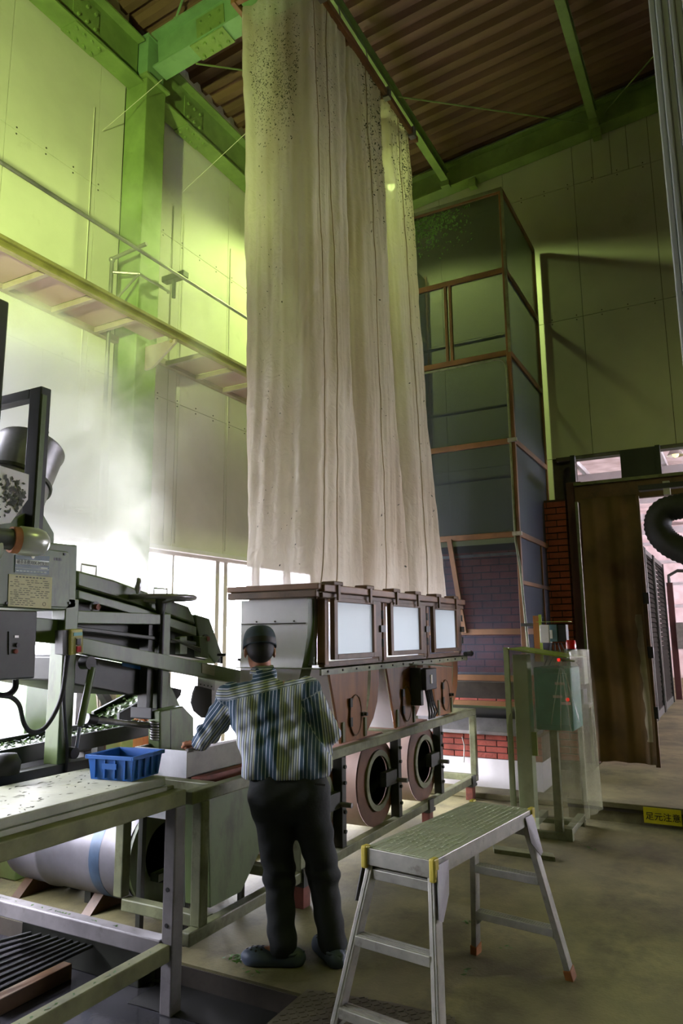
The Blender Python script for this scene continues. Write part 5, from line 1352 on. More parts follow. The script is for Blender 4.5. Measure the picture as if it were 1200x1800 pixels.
for s in (-1, 1):
    m = MB(); m.box(-LH, LH, s*WH-.004, s*WH+.004, ZT-.062, ZT-.002); m.build('side_rail', 'aluminium', sp_, bevel=.002)
    m = MB(); m.box(s*LH-.004, s*LH+.004, -WH+.004, WH-.004, ZT-.062, ZT-.002); m.build('end_rail', 'aluminium', sp_, bevel=.002)
    for t in (-1, 1):
        m = MB(); m.box(s*LH-.020*(s > 0)-.010*(s < 0)-.004, s*LH+.020*(s < 0)+.010*(s > 0)+.004, t*WH-.012, t*WH+.012, ZT-.075, ZT+.006)
        m.build('corner_cap', 'cap_yellow', sp_, bevel=.006)
FX, FY = .605, .232
for s in (-1, 1):
    tops = {}
    for t in (-1, 1):
        p0 = Vector((s*(LH-.035), t*(WH-.018), ZT-.05)); p1 = Vector((s*FX, t*FY, .03))
        m = MB(); m.bar(p0, p1, .028, .050, (1, 0, 0)); lg = m.build('leg', 'aluminium', sp_, bevel=.003)
        d = (p1-p0).normalized()
        m = MB(); m.bar(p0+d*.02+Vector((s*.026, t*.0, 0)), p1+Vector((s*.026, 0, 0)), .006, .004, (1, 0, 0)); m.build('leg_lip', 'aluminium', lg)
        m = MB(); m.bar(p1-d*.02, p1+d*.035, .036, .058, (1, 0, 0)); m.build('foot_cap', 'cap_orange', lg, bevel=.004)
        m = MB(); m.prism([(s*(LH-.01), t*(WH+.006), ZT-.02), (s*(LH-.10), t*(WH+.006), ZT-.02), (s*(LH-.075), t*(WH+.016), ZT-.13), (s*(LH+.0), t*(WH+.030), ZT-.20), (s*(LH+.025), t*(WH+.030), ZT-.19)], (0, t*.004, 0)); m.build('hinge_plate', 'steel_raw', sp_)
        tops[t] = (p0, p1)
    for z, dpt in ((.655, .035), (.435, .055), (.205, .055)):
        pts = []
        for t in (-1, 1):
            p0, p1 = tops[t]; f = (p0.z-z)/(p0.z-p1.z); pts.append(p0.lerp(p1, f))
        m = MB(); m.box(pts[0].x-dpt/2, pts[0].x+dpt/2, pts[0].y+.012, pts[1].y-.012, z-.018, z+.018); rg = m.build('rung', 'aluminium', sp_, bevel=.003)
        for q in range(3):
            m = MB(); x = pts[0].x-dpt/2+.012+q*(dpt-.024)/2; m.box(x-.003, x+.003, pts[0].y+.02, pts[1].y-.02, z+.018, z+.0205); m.build('rung_rib', 'aluminium', rg)
    for t in (-1, 1):
        p0, p1 = tops[t]; f = (p0.z-.205)/(p0.z-p1.z); a = p0.lerp(p1, f+.09); 
        m = MB(); m.bar(a, Vector((a.x, a.y-t*.05, .19)), .010, .02, (1, 0, 0)); m.build('rung_brace', 'aluminium', sp_)
sp_.location = (3.0565, 1.1165, 0); sp_.rotation_euler = (0, 0, math.radians(-7.61))

# ================================================================== PERSON
Rv = Vector((math.sin(YAW), -math.cos(YAW), 0)); Fv = Vector((math.cos(YAW), math.sin(YAW), 0)); Uv = Vector((0, 0, 1))
D0 = 3.20*Fv.x+1.97*Fv.y
def MP(x, y, off):
    d = ray(x, y); return CAM+d*((D0+off)/d.dot(Fv))
def np3(v): return np.array((v[0], v[1], v[2]))
class SDF:
    def __init__(s): s.pr = []
    def cap(s, a, b, ra, rb=None, k=.03): s.pr.append(('c', np3(a), np3(b), ra, ra if rb is None else rb, k)); return s
    def ell(s, c, axes, r, k=.02): s.pr.append(('e', np3(c), np.array([np3(a) for a in axes]), np.array(r), None, k)); return s
    def cut(s, c, n, k=.004): s.pr.append(('p', np3(c), np3(n), None, None, k)); return s
    def eval(s, P, grow=0.0):
        d = None
        for kind, a, b, r0, r1, k in s.pr:
            if kind == 'c':
                ab = b-a; L = float(ab@ab)+1e-9
                t = np.clip((P-a)@ab/L, 0, 1)
                q = np.linalg.norm(P-a-t[..., None]*ab, axis=-1)-(r0+(r1-r0)*t)
            elif kind == 'e':
                l = (P-a)@b.T/r0; n = np.linalg.norm(l, axis=-1); q = (n-1)*r0.min()
            else:
                d = np.maximum(d, (P-a)@b); continue
            if d is None: d = q
            else:
                h = np.clip(.5+.5*(q-d)/k, 0, 1); d = d*h+q*(1-h)-k*h*(1-h)
        return d-grow
def surface(f, lo, hi, h):
    lo = np3(lo); hi = np3(hi); n = np.ceil((hi-lo)/h).astype(int)+1
    ax_ = [lo[i]+h*np.arange(n[i]) for i in range(3)]
    val = np.empty(tuple(n), np.float32)
    for i in range(n[0]):                       # slice by slice keeps memory low
        Y, Z = np.meshgrid(ax_[1], ax_[2], indexing='ij')
        P = np.stack([np.full_like(Y, ax_[0][i]), Y, Z], -1); val[i] = f(P)
    s = val < 0
    c = np.zeros(tuple(n-1), np.int8)
    for dx in (0, 1):
        for dy in (0, 1):
            for dz in (0, 1): c += s[dx:n[0]-1+dx, dy:n[1]-1+dy, dz:n[2]-1+dz]
    act = np.argwhere((c > 0) & (c < 8))
    idx = -np.ones(tuple(n-1), np.int64); idx[tuple(act.T)] = np.arange(len(act))
    acc = np.zeros((len(act), 3)); cnt = np.zeros(len(act))
    corners = [(i, j, k) for i in (0, 1) for j in (0, 1) for k in (0, 1)]
    for p in corners:
        for a in range(3):
            if p[a] == 0:
                q = list(p); q[a] = 1
                v0 = val[tuple((act+np.array(p)).T)]; v1 = val[tuple((act+np.array(q)).T)]
                cr = (v0 < 0) != (v1 < 0)
                t = np.where(cr, v0/(v0-v1+1e-12), 0)
                pt = np.tile(np.array(p, float), (len(act), 1)); pt[:, a] += t
                acc[cr] += pt[cr]; cnt[cr] += 1
    V = lo+h*(act+acc/np.maximum(cnt, 1)[:, None])
    F = []
    for a in range(3):
        b_, c_ = (a+1) % 3, (a+2) % 3
        sl0 = [slice(None)]*3; sl1 = [slice(None)]*3; sl0[a] = slice(0, n[a]-1); sl1[a] = slice(1, n[a])
        e = np.argwhere(s[tuple(sl0)] != s[tuple(sl1)])
        ok = (e[:, b_] > 0) & (e[:, c_] > 0) & (e[:, b_] < n[b_]-1) & (e[:, c_] < n[c_]-1); e = e[ok]
        def at(db, dc):
            q = e.copy(); q[:, b_] -= db; q[:, c_] -= dc; return idx[tuple(q.T)]
        quad = np.stack([at(1, 1), at(0, 1), at(0, 0), at(1, 0)], 1)
        flip = s[tuple(e.T)]
        quad[~flip] = quad[~flip][:, ::-1]
        F.append(quad)
    return V, np.concatenate(F)
def sdf_obj(name, f, lo, hi, h, mat, parent, attr=None, smooth_it=2):
    V, F = surface(f, lo, hi, h)
    me = bpy.data.meshes.new(name)
    me.vertices.add(len(V)); me.vertices.foreach_set('co', V.ravel().astype(np.float32))
    me.loops.add(len(F)*4); me.loops.foreach_set('vertex_index', F.ravel().astype(np.int32))
    me.polygons.add(len(F)); me.polygons.foreach_set('loop_start', np.arange(len(F), dtype=np.int32)*4); me.polygons.foreach_set('loop_total', np.full(len(F), 4, np.int32))
    me.update(calc_edges=True); me.validate()
    me.polygons.foreach_set('use_smooth', np.ones(len(me.polygons), bool))
    me.materials.append(MAT[mat])
    if attr:
        at = me.attributes.new(attr[0], 'FLOAT', 'POINT'); at.data.foreach_set('value', attr[1](V).astype(np.float32))
    o = bpy.data.objects.new(name, me); col.objects.link(o)
    if parent: o.parent = parent; o.location = -wloc(parent)
    if smooth_it:
        sm_ = o.modifiers.new('smooth', 'SMOOTH'); sm_.iterations = smooth_it; sm_.factor = .5
    return o
M('skin', (176, 118, 88), 0.5, var=.06, scale=12)
M('hair', (24, 22, 22), 0.6, var=.2, scale=60)
M('cap_navy', (56, 70, 84), 0.75, var=.12, scale=12, bump=.1, bscale=200)
M('trouser', (34, 38, 40), 0.85, var=.14, scale=6, bump=.15, bscale=30)
M('clog_navy', (72, 84, 104), 0.55, var=.1, scale=10)
pel = MP(507, 1388, .0); wai = MP(500, 1338, .02); che = MP(478, 1255, .07); nek = MP(463, 1192, .12); hed = MP(456, 1140, .155)
Lsh, Lel, Lwr, Lha = MP(405, 1228, .09), MP(370, 1286, .13), MP(349, 1306, .24), MP(338, 1308, .30)
Rsh, Rel, Rwr, Rha = MP(541, 1216, .04), MP(576, 1290, .05), MP(556, 1336, .13), MP(540, 1340, .20)
Lhi, Rhi = MP(478, 1400, .0), MP(541, 1400, .0)
Lkn, Lan = MP(490, 1535, .05), MP(497, 1672, .0)
Rkn, Ran = MP(568, 1535, .06), MP(584, 1672, .03)
Lan.z = .085; Ran.z = .085
fdir = (Fv*.95-Rv*.22-Uv*.28).normalized(); hr_ = fdir.cross(Uv).normalized(); hu = hr_.cross(fdir).normalized()
def bars(S, pairs, k):
    for c, hw_, r in pairs: S.cap(Vector(c)-Rv*hw_, Vector(c)+Rv*hw_, r, None, k)
# --- body: one continuous skin surface
B = SDF()
bars(B, [(pel, .075, .088), (wai, .075, .082), (wai.lerp(che, .5), .085, .088), (che, .095, .092), (che.lerp(nek, .45), .11, .075)], .06)
B.cap(Lsh, Rsh, .055, .055, .05)
B.cap(nek-Uv*.02, hed-hu*.05+fdir*-.01, .052, .050, .03)
B.ell(hed+hu*.015-fdir*.01, (hr_, fdir, hu), (.072, .092, .092), .02)
B.ell(hed-hu*.055+fdir*.035, (hr_, fdir, hu), (.055, .060, .062), .03)
B.ell(hed-hu*.03+fdir*.100, (hr_, fdir, hu), (.013, .018, .022), .012)       # nose
B.ell(hed-hu*.068+fdir*.088, (hr_, fdir, hu), (.024, .010, .008), .010)      # lips
for s in (-1, 1): B.ell(hed-hu*.022-fdir*.006+hr_*s*.077, (hr_, fdir, hu), (.009, .020, .031), .008)
for a, b_, c_, h_ in ((Lsh, Lel, Lwr, Lha), (Rsh, Rel, Rwr, Rha)):
    B.cap(a, b_, .048, .038, .03); B.cap(b_, c_, .038, .026, .02)
for hp_, kn, an in ((Lhi, Lkn, Lan), (Rhi, Rkn, Ran)):
    B.cap(hp_, kn, .080, .052, .04); B.cap(kn, an, .052, .036, .03)
def hand(S, wr, ha, side):
    d = (ha-wr).normalized(); dn = Vector((0, 0, -1)); w_ = d.cross(dn).normalized(); n_ = w_.cross(d).normalized()
    palm = wr+d*.055
    S.ell(palm, (d, w_, n_), (.050, .042, .016), .015)
    for q, (o, ln) in enumerate(((-.030, .066), (-.010, .076), (.011, .070), (.030, .056))):
        a = palm+d*.038+w_*o; b1 = a+(d*.8+n_*-.35+w_*o*.6).normalized()*ln*.5; b2 = b1+(d*.25-n_*.95).normalized()*ln*.5 if n_.z > 0 else b1+(d*.25+n_*.95).normalized()*ln*.5
        S.cap(a, b1, .0098, .009, .006); S.cap(b1, b2, .009, .0078, .004)
    a = wr+d*.025+w_*(-.03*side); b1 = a+(d*.6-w_*.8*side).normalized()*.036; b2 = b1+(d*.9+dn*.4).normalized()*.030
    S.cap(a, b1, .013, .0115, .010); S.cap(b1, b2, .0115, .0095, .005)
hand(B, Lwr, Lha, -1); hand(B, Rwr, Rha, 1)
for an, td in ((Lan, Vector((-.40, .92, 0)).normalized()), (Ran, Vector((.62, .78, 0)).normalized())):
    B.cap(Vector((an.x, an.y, .055))-td*.03, Vector((an.x, an.y, .040))+td*.13, .036, .030, .02)
pp = [Lsh, Rsh, Lel, Rel, Lha, Rha, Lan, Ran, hed]
lo = Vector((min(p.x for p in pp)-.25, min(p.y for p in pp)-.25, -.0)); hi = Vector((max(p.x for p in pp)+.25, max(p.y for p in pp)+.25, hed.z+.16))
person = thing('person', 'worker seen from behind in dark cap, striped shirt and dark trousers', 'person', (3.2, 1.97, 0))
sdf_obj('body', lambda P: B.eval(P), lo, hi, .0065, 'skin', person, smooth_it=2)
M('eye_white', (230, 228, 222), 0.3)
for s in (-1, 1):
    m = MB(); m.ell(hed+fdir*.082+hr_*s*.030-hu*.002, (.012, .012, .010)); m.build('eye', 'eye_white', person, smooth='all')
# --- shirt
def shirt_mat():
    m = bpy.data.materials.new('shirt_stripe'); m.use_nodes = True; nt = m.node_tree; N = nt.nodes; L = nt.links
    b = N['Principled BSDF']; b.inputs['Roughness'].default_value = .85
    a = N.new('ShaderNodeAttribute'); a.attribute_name = 'stripe_u'
    def math_(op, x, y=None):
        n = N.new('ShaderNodeMath'); n.operation = op
        if hasattr(x, 'links') or hasattr(x, 'node'): L.new(x, n.inputs[0])
        else: n.inputs[0].default_value = x
        if y is not None:
            if hasattr(y, 'node'): L.new(y, n.inputs[1])
            else: n.inputs[1].default_value = y
        return n.outputs[0]
    u = a.outputs['Fac']
    def frac(per, off): return math_('FRACT', math_('DIVIDE', math_('ADD', u, off+10), per))
    band = math_('LESS_THAN', frac(.222, .055), .50)
    fine = frac(.0185, 0.0)
    def mix(f, c1, c2):
        n = N.new('ShaderNodeMix'); n.data_type = 'RGBA'; L.new(f, n.inputs[0])
        for q, c in ((6, c1), (7, c2)):
            if isinstance(c, tuple): n.inputs[q].default_value = (*c, 1)
            else: L.new(c, n.inputs[q])
        return n.outputs[2]
    dark = lin((46, 72, 92)); pale = lin((190, 198, 212)); gold = lin((180, 182, 150)); mid = lin((70, 82, 96))
    thin_white = math_('LESS_THAN', fine, .17)
    d_ = mix(thin_white, dark, pale)
    f2 = frac(.0120, .003); p_ = mix(math_('LESS_THAN', f2, .36), pale, mid)
    p2 = mix(math_('LESS_THAN', frac(.024, .008), .22), p_, gold)
    c = mix(band, p2, d_)
    L.new(c, b.inputs['Base Color'])
    tc = N.new('ShaderNodeTexCoord'); n3 = N.new('ShaderNodeTexNoise'); n3.inputs['Scale'].default_value = 14; n3.inputs['Detail'].default_value = 3; L.new(tc.outputs['Object'], n3.inputs['Vector'])
    bp = N.new('ShaderNodeBump'); bp.inputs['Strength'].default_value = .5; bp.inputs['Distance'].default_value = .03; L.new(n3.outputs['Fac'], bp.inputs['Height']); L.new(bp.outputs[0], b.inputs['Normal'])
    MAT['shirt_stripe'] = m
shirt_mat()
S = SDF()
hemc = MP(504, 1352, .01)
bars(S, [(hemc, .104, .106), (wai, .110, .112), (wai.lerp(che, .45), .102, .110), (che, .112, .112), (che.lerp(nek, .40), .13, .088)], .05)
S.cap(Lsh, Rsh, .068, .066, .05)
S.cap(nek-Uv*.05, nek+Uv*.012, .068, .064, .03)
S.cap(Lsh, Lel, .070, .060, .03); S.cap(Lel, Lwr-(Lwr-Lel).normalized()*.01, .060, .046, .025)
S.cap(Rsh, Rel, .068, .060, .03); S.cap(Rel, Rwr, .058, .046, .025)
hemn = (wai-pel).normalized()
armL = lambda P: segd(P, Lsh, Lel, Lwr)
def segd(P, a, b_, c_):
    best = None
    for p, q in ((a, b_), (b_, c_)):
        p, q = np3(p), np3(q); ab = q-p; t = np.clip((P-p)@ab/(ab@ab), 0, 1); d = np.linalg.norm(P-p-t[..., None]*ab, axis=-1)
        best = d if best is None else np.minimum(best, d)
    return best
def wrinkle(P):
    x = P@np3(Rv); y = P@np3(Fv); z = P[..., 2]
    w_ = .0045*np.sin(34*z+14*x+2*np.sin(9*x))+.0035*np.sin(52*z-31*x+1.5*np.sin(17*z))+.003*np.sin(80*x+20*z)
    tuck = np.exp(-((z-hemc.z-.05)/.05)**2)*.010*np.sin(46*x+8*z)
    e = np.exp(-((np.linalg.norm(P-np3(Rel), axis=-1))/.10)**2)*.007*np.sin(90*(P@np3((Rel-Rsh).normalized())))
    e += np.exp(-((np.linalg.norm(P-np3(Lel), axis=-1))/.10)**2)*.007*np.sin(90*(P@np3((Lel-Lsh).normalized())))
    return w_+tuck+e
def fs(P):
    d = S.eval(P)+wrinkle(P)
    cutn = np3(-(Uv)); d = np.maximum(d, (P-np3(hemc-Uv*.035))@cutn)
    # open at the neck
    hole = np.linalg.norm((P-np3(nek+Uv*.05)) - ((P-np3(nek+Uv*.05))@np3(Uv))[..., None]*np3(Uv), axis=-1)-.053
    inn = np.maximum(hole, -(P[..., 2]-nek.z-.0))
    return np.maximum(d, -inn)
def stripe_u(V):
    dl = segd(V, Lsh, Lel, Lwr); dr = segd(V, Rsh, Rel, Rwr)
    tors = np.linalg.norm((V-np3(che))-((V-np3(che))@np3((nek-wai).normalized()))[:, None]*np3((nek-wai).normalized()), axis=1)
    u = (V-np3(che))@np3(Rv)+.10*((V[:, 2]-che.z)*-.25)
    # shoulder yoke: stripes run across
    Lp, Rp = MP(398, 1232, 0), MP(548, 1197, 0)
    lat = (V-np3(che))@np3(Rv); f = (lat-((np3(Lp)-np3(che))@np3(Rv)))/(((np3(Rp)-np3(che))@np3(Rv))-((np3(Lp)-np3(che))@np3(Rv)))
    zy = Lp.z+(Rp.z-Lp.z)*np.clip(f, 0, 1)
    yoke = V[:, 2] > zy
    u = np.where(yoke, (V[:, 2]-zy)*1.0+.1, u)
    for (a, b_, c_, d) in ((Lsh, Lel, Lwr, dl), (Rsh, Rel, Rwr, dr)):
        ax_ = np3((c_-a).normalized()); side = np.cross(ax_, np3(Fv)); side /= np.linalg.norm(side)
        us = (V-np3(b_))@side
        outer = ((V-np3(a))@np3((b_-a).normalized()) > .02) & (d < .085) & (np.abs(lat) > .125)
        u = np.where(outer, us+.07, u)
    return u
sh_ = sdf_obj('shirt', fs, (min(Lwr.x, Lsh.x, Rsh.x)-.16, min(Rel.y, Rsh.y)-.14, hemc.z-.06), (max(Rsh.x, Rel.x, Rwr.x, Lsh.x)+.22, max(Lwr.y, Lsh.y)+.14, nek.z+.10), .006, 'shirt_stripe', person, ('stripe_u', stripe_u), 1)
# collar
m = MB(); n = 28
def colp(t, r, z): return nek+Rv*(r*math.cos(t)-.006)+Fv*(r*1.05*math.sin(t)+.012)+Uv*(z+.008)
c0 = [colp(2*math.pi*i/n, .062, .018) for i in range(n)]; c1 = [colp(2*math.pi*i/n, .056, .058) for i in range(n)]; c2 = [colp(2*math.pi*i/n, .070, .016) for i in range(n)]
m.add(c0+c1+c2, [(i, (i+1) % n, n+(i+1) % n, n+i) for i in range(n)]+[(n+i, n+(i+1) % n, 2*n+(i+1) % n, 2*n+i) for i in range(n)])
cl = m.build('collar', 'shirt_stripe', sh_, smooth='all')
at = cl.data.attributes.new('stripe_u', 'FLOAT', 'POINT'); at.data.foreach_set('value', np.array([v.co.z-nek.z+.06 for v in cl.data.vertices], np.float32)*1.0)
# --- trousers
T = SDF()
bars(T, [(hemc-Uv*.01, .090, .092), (pel, .088, .106), (pel-Uv*.05, .085, .108)], .05)
for hp_, kn, an in ((Lhi, Lkn, Lan), (Rhi, Rkn, Ran)):
    T.cap(hp_, kn, .100, .078, .035); T.cap(kn, Vector((an.x, an.y, .08)), .072, .068, .03)
def ft(P):
    x = P@np3(Rv); y = P@np3(Fv); z = P[..., 2]
    w_ = .0025*np.sin(30*z+22*x+2*np.sin(11*z))+.002*np.sin(55*z-38*x+12*y)
    low = np.clip((.30-z)/.25, 0, 1)*.003*np.sin(60*z+9*x)
    kn_ = np.exp(-((z-Lkn.z)/.08)**2)*.004*np.sin(80*z+15*x)
    d = T.eval(P)+w_+low+kn_
    d = np.maximum(d, z-hemc.z-.01); return np.maximum(d, .040-z)
tr_ = sdf_obj('trousers', ft, (min(Lan.x, Lhi.x, Ran.x, Rhi.x)-.2, min(Ran.y, Rhi.y)-.2, .03), (max(Ran.x, Rhi.x, Lan.x, Rkn.x)+.2, max(Lan.y, Lhi.y)+.2, hemc.z+.05), .0075, 'trouser', person, None, 1)
p = MP(553, 1378, -.105); q = MP(571, 1380, -.095)
m = MB(); m.bar(p, q, .006, .010); m.build('back_pocket', 'black', tr_)
# --- cap and hair
m = MB()
NU, NV = 32, 12
for i in range(NV+1):
    ph_ = (math.pi/2)*i/NV
    for j in range(NU):
        t = 2*math.pi*j/NU
        rr = math.cos(ph_)**.48
        m.v.append(hed+hu*(.002+.112*math.sin(ph_)**.8)+hr_*(.0895*rr*math.cos(t))+fdir*(.109*rr*math.sin(t)-.010))
for i in range(NV):
    for j in range(NU):
        a = i*NU+j; c = i*NU+(j+1) % NU; m.f.append((a, c, c+NU, a+NU))
cp_ = m.build('cap', 'cap_navy', person, smooth='all')
sd = cp_.modifiers.new('thick', 'SOLIDIFY'); sd.thickness = .004
m = MB(); n = 20
pk_ = [hed+hu*.012+hr_*(.080*math.cos(math.pi*i/n))+fdir*(.085+.075*math.sin(math.pi*i/n)) for i in range(n+1)]
m.prism(pk_, tuple(hu*.006)); m.build('cap_peak', 'cap_navy', cp_)
m = MB(); n = 16
a0 = [hed+hu*(.006)+hr_*(.0915*math.cos(t))+fdir*(.1115*math.sin(t)-.010) for t in [math.pi+.55+(math.pi-1.1)*i/n for i in range(n+1)]]
m.add(a0+[p+hu*.030 for p in a0], [(i, i+1, n+2+i, n+1+i) for i in range(n)]); m.build('cap_strap', 'black', cp_)
m = MB(); m.ell(hed+hu*.115-fdir*.010, (.008, .008, .006)); m.build('cap_button', 'cap_navy', cp_, smooth='all')
HH = SDF(); HH.ell(hed+hu*.010-fdir*.018, (hr_, fdir, hu), (.0755, .0875, .075), .02); HH.ell(hed-hu*.042-fdir*.052, (hr_, fdir, hu), (.060, .045, .050), .03)
def fh(P):
    d = HH.eval(P); v = (P-np3(hed))@np3(fdir); return np.maximum(d, v-.035)
sdf_obj('hair', fh, hed-Vector((.15, .15, .15)), hed+Vector((.15, .15, .13)), .006, 'hair', person, None, 1)
# --- clogs
def clog(an, td, lab):
    side = td.cross(Uv).normalized(); base = Vector((an.x, an.y, 0))
    C = SDF()
    C.ell(base+td*.115+Uv*.034, (td, side, Uv), (.088, .050, .040), .03); C.ell(base+td*.02+Uv*.032, (td, side, Uv), (.11, .043, .030), .03); C.ell(base-td*.055+Uv*.038, (td, side, Uv), (.045, .040, .038), .03)
    C.cap(base-td*.06+Uv*.016, base+td*.14+Uv*.014, .040, .046, .02)
    def fc(P):
        d = np.maximum(C.eval(P), .003-P[..., 2])
        return d
    o = sdf_obj('clog', fc, base-td*.0+Vector((-.24, -.24, -.005)), base+Vector((.24, .24, .11)), .005, 'clog_navy', person, None, 2)
    for (u, v) in ((.10, -.022), (.10, 0), (.10, .022), (.125, -.030), (.125, -.010), (.125, .012), (.125, .030), (.15, -.020), (.15, 0), (.15, .020), (.172, .0)):
        x = (u-.115)/.088; y = v/.050; zt = .034+.040*math.sqrt(max(0, 1-x*x-y*y))
        p = base+td*u+side*v+Uv*(zt-.001); nrm = (td*(x/.088)+side*(y/.05)+Uv*(math.sqrt(max(.02, 1-x*x-y*y))/.04)).normalized()
        m = MB(); m.tube([p, p+nrm*.004], .0058, 10); m.build('vent_hole', 'black', o)
    m = MB(); m.tube([base+td*.03+side*.044+Uv*.05, base-td*.06+side*.040+Uv*.058, base-td*.10+Uv*.058, base-td*.06-side*.040+Uv*.058, base+td*.03-side*.044+Uv*.05], .007, 8); m.build('heel_strap', 'clog_navy', o, smooth='all')
clog(Lan, Vector((-.40, .92, 0)).normalized(), '')
clog(Ran, Vector((.62, .78, 0)).normalized(), '')
# ================================================================== WALKWAY ON THE WINDOW WALL
M('walk_pink', (150, 134, 128), 0.6, var=.12, dirt=.2, dirt_rgb=(120, 96, 84))
M('walk_edge', (126, 116, 76), 0.55, var=.15, dirt=.25, dirt_rgb=(84, 70, 40))
def grate_mat():
    m = bpy.data.materials.new('expanded_mesh'); m.use_nodes = True; nt = m.node_tree; N = nt.nodes; L = nt.links
    b = N['Principled BSDF']; b.inputs['Base Color'].default_value = (*lin((158, 134, 126)), 1); b.inputs['Roughness'].default_value = .6
    tc = N.new('ShaderNodeTexCoord'); v = N.new('ShaderNodeTexVoronoi'); v.inputs['Scale'].default_value = 60; v.feature = 'DISTANCE_TO_EDGE'; v.inputs['Randomness'].default_value = .1
    L.new(tc.outputs['Object'], v.inputs['Vector'])
    c = N.new('ShaderNodeMath'); c.operation = 'LESS_THAN'; L.new(v.outputs['Distance'], c.inputs[0]); c.inputs[1].default_value = .36
    t = N.new('ShaderNodeBsdfTransparent'); mx = N.new('ShaderNodeMixShader'); L.new(c.outputs[0], mx.inputs[0]); L.new(t.outputs[0], mx.inputs[1]); L.new(b.outputs[0], mx.inputs[2]); L.new(mx.outputs[0], N['Material Output'].inputs[0])
    MAT['expanded_mesh'] = m
grate_mat()
wk = thing('wall_walkway', 'narrow mesh floored walkway bracketed along the window wall', 'walkway', (4.5, 4.7, 4.3))
m = MB(); m.box(.5, 8.6, 4.36, 4.39, 4.29, 4.385); m.box(.5, 8.6, 4.33, 4.36, 4.355, 4.385); m.build('front_channel', 'walk_edge', wk, bevel=.004)
m = MB(); m.box(.5, 8.6, 4.33, 4.36, 4.29, 4.305); m.build('front_channel_lip', 'walk_edge', wk)
m = MB(); m.box(.5, 4.68, 4.93, 4.985, 4.32, 4.38); m.box(4.98, 8.6, 4.93, 4.985, 4.32, 4.38); m.build('rear_angle', 'walk_pink', wk)
xs_ = [.6+.475*i for i in range(17)]
for i, x in enumerate(xs_):
    if 4.66 < x < 5.0: continue
    m = MB(); m.box(x-.022, x+.022, 4.39, 4.93, 4.31, 4.36); m.build('cross_bar', 'walk_pink', wk, bevel=.003)
    if i+1 < len(xs_):
        y1 = 4.93 if not (4.2 < x < 4.95) else 4.70
        m = MB(); m.box(x+.022, xs_[i+1]-.022, 4.39, y1, 4.363, 4.368); m.build('mesh_panel', 'expanded_mesh', wk)
m = MB(); m.prism([(4.81, 4.715, 4.285), (4.81, 4.34, 4.285), (4.81, 4.34, 4.25), (4.81, 4.62, 4.06), (4.81, 4.715, 4.05)], (.03, 0, 0)); m.build('bracket', 'walk_pink', wk, bevel=.004)
m = MB(); m.tube([(4.805, 4.39, 4.27), (4.845, 4.39, 4.27)], .018, 8); m.build('bracket_bolt', 'walk_edge', wk)
hr2 = thing('hand_rail', 'thin grey pipe handrail along the wall walkway', 'handrail', (4.5, 4.4, 4.37))
m = MB(); m.tube([(.5, 4.40, 4.96), (8.6, 4.40, 4.99)], .017, 10); m.build('rail_pipe', 'steel_raw', hr2, smooth=True)
for x in (1.2, 7.4):
    m = MB(); m.tube([(x, 4.40, 4.385), (x, 4.40, 4.965)], .015, 8); m.build('stanchion', 'steel_raw', hr2, smooth=True)
# pipe loop round the column
pv = PY(197, 455, 4.85)
lpipe = thing('wall_pipe', 'grey wall pipe rising through the walkway and bending to the handrail', 'pipe', (pv.x, 4.85, 2.8))
m = MB(); m.tube([(pv.x, 4.85, 2.55), (pv.x, 4.85, pv.z-.03), (pv.x, 4.83, pv.z), (pv.x+.0, 4.42, pv.z+.03)], .019, 10); m.build('riser', 'steel_raw', lpipe, smooth=True)
m = MB(); m.ell((pv.x, 4.85, pv.z-.01), (.03, .03, .03)); m.build('elbow', 'steel_raw', lpipe, smooth='all')
zb = pv.z-.14
m = MB(); m.tube([(pv.x, 4.83, zb), (4.62, 4.64, zb), (5.02, 4.64, zb), (5.04, 4.66, zb)], .015, 8); m.build('column_loop', 'steel_raw', lpipe, smooth=True)
m = MB(); m.tube([(pv.x, 4.83, zb-.32), (4.62, 4.64, zb)], .012, 8); m.build('loop_brace', 'steel_raw', lpipe, smooth=True)
m = MB(); m.box(4.96, 5.04, 4.40, 4.68, pv.z-.06, pv.z-.0); m.build('rail_clamp', 'machine_dark', lpipe, bevel=.006)
m = MB(); m.tube([(5.0, 4.55, zb-.10), (5.0, 4.55, zb+.08)], .02, 8); m.build('clamp_bolt', 'machine_dark', lpipe)

# ================================================================== LAMPS
emit('lamp_glass', (225, 255, 150), 60)
M('lamp_shade', (120, 130, 118), 0.4, .3)
def high_bay(key, lab, r=.20):
    loc, watts, colr, rad = LAMPS[key]; L_ = Vector(loc)
    o = thing('high_bay_lamp', lab, 'lamp', loc, 'high bay lamps')
    m = MB(); m.lathe([(.045, .26), (.07, .20), (.11, .14), (r, -.02), (r+.01, -.03)], L_, (0, 0, 1), 28); m.build('shade', 'lamp_shade', o, smooth=True)
    m = MB(); m.ell(L_+Vector((0, 0, .08)), (.05, .05, .06)); m.build('bulb', 'lamp_glass', o, smooth='all')
    m = MB(); m.tube([L_+Vector((0, 0, .26)), Vector((L_.x, L_.y, zroof(L_.y)+.02))], .014, 8); m.build('stem', 'lamp_shade', o, smooth=True)
    l = bpy.data.lights.new('lamp_light', 'SPOT'); l.energy = watts; l.color = colr; l.shadow_soft_size = rad; l.spot_size = math.radians(160); l.spot_blend = .35
    lo_ = bpy.data.objects.new('lamp_light', l); col.objects.link(lo_); lo_.parent = o; lo_.location = (0, 0, -.06)
high_bay('bag', 'green glowing high bay lamp hidden behind the last cloth bag')
high_bay('right', 'green glowing high bay lamp out of view above the step platform')
high_bay('rear', 'green glowing high bay lamp out of view above the bench')
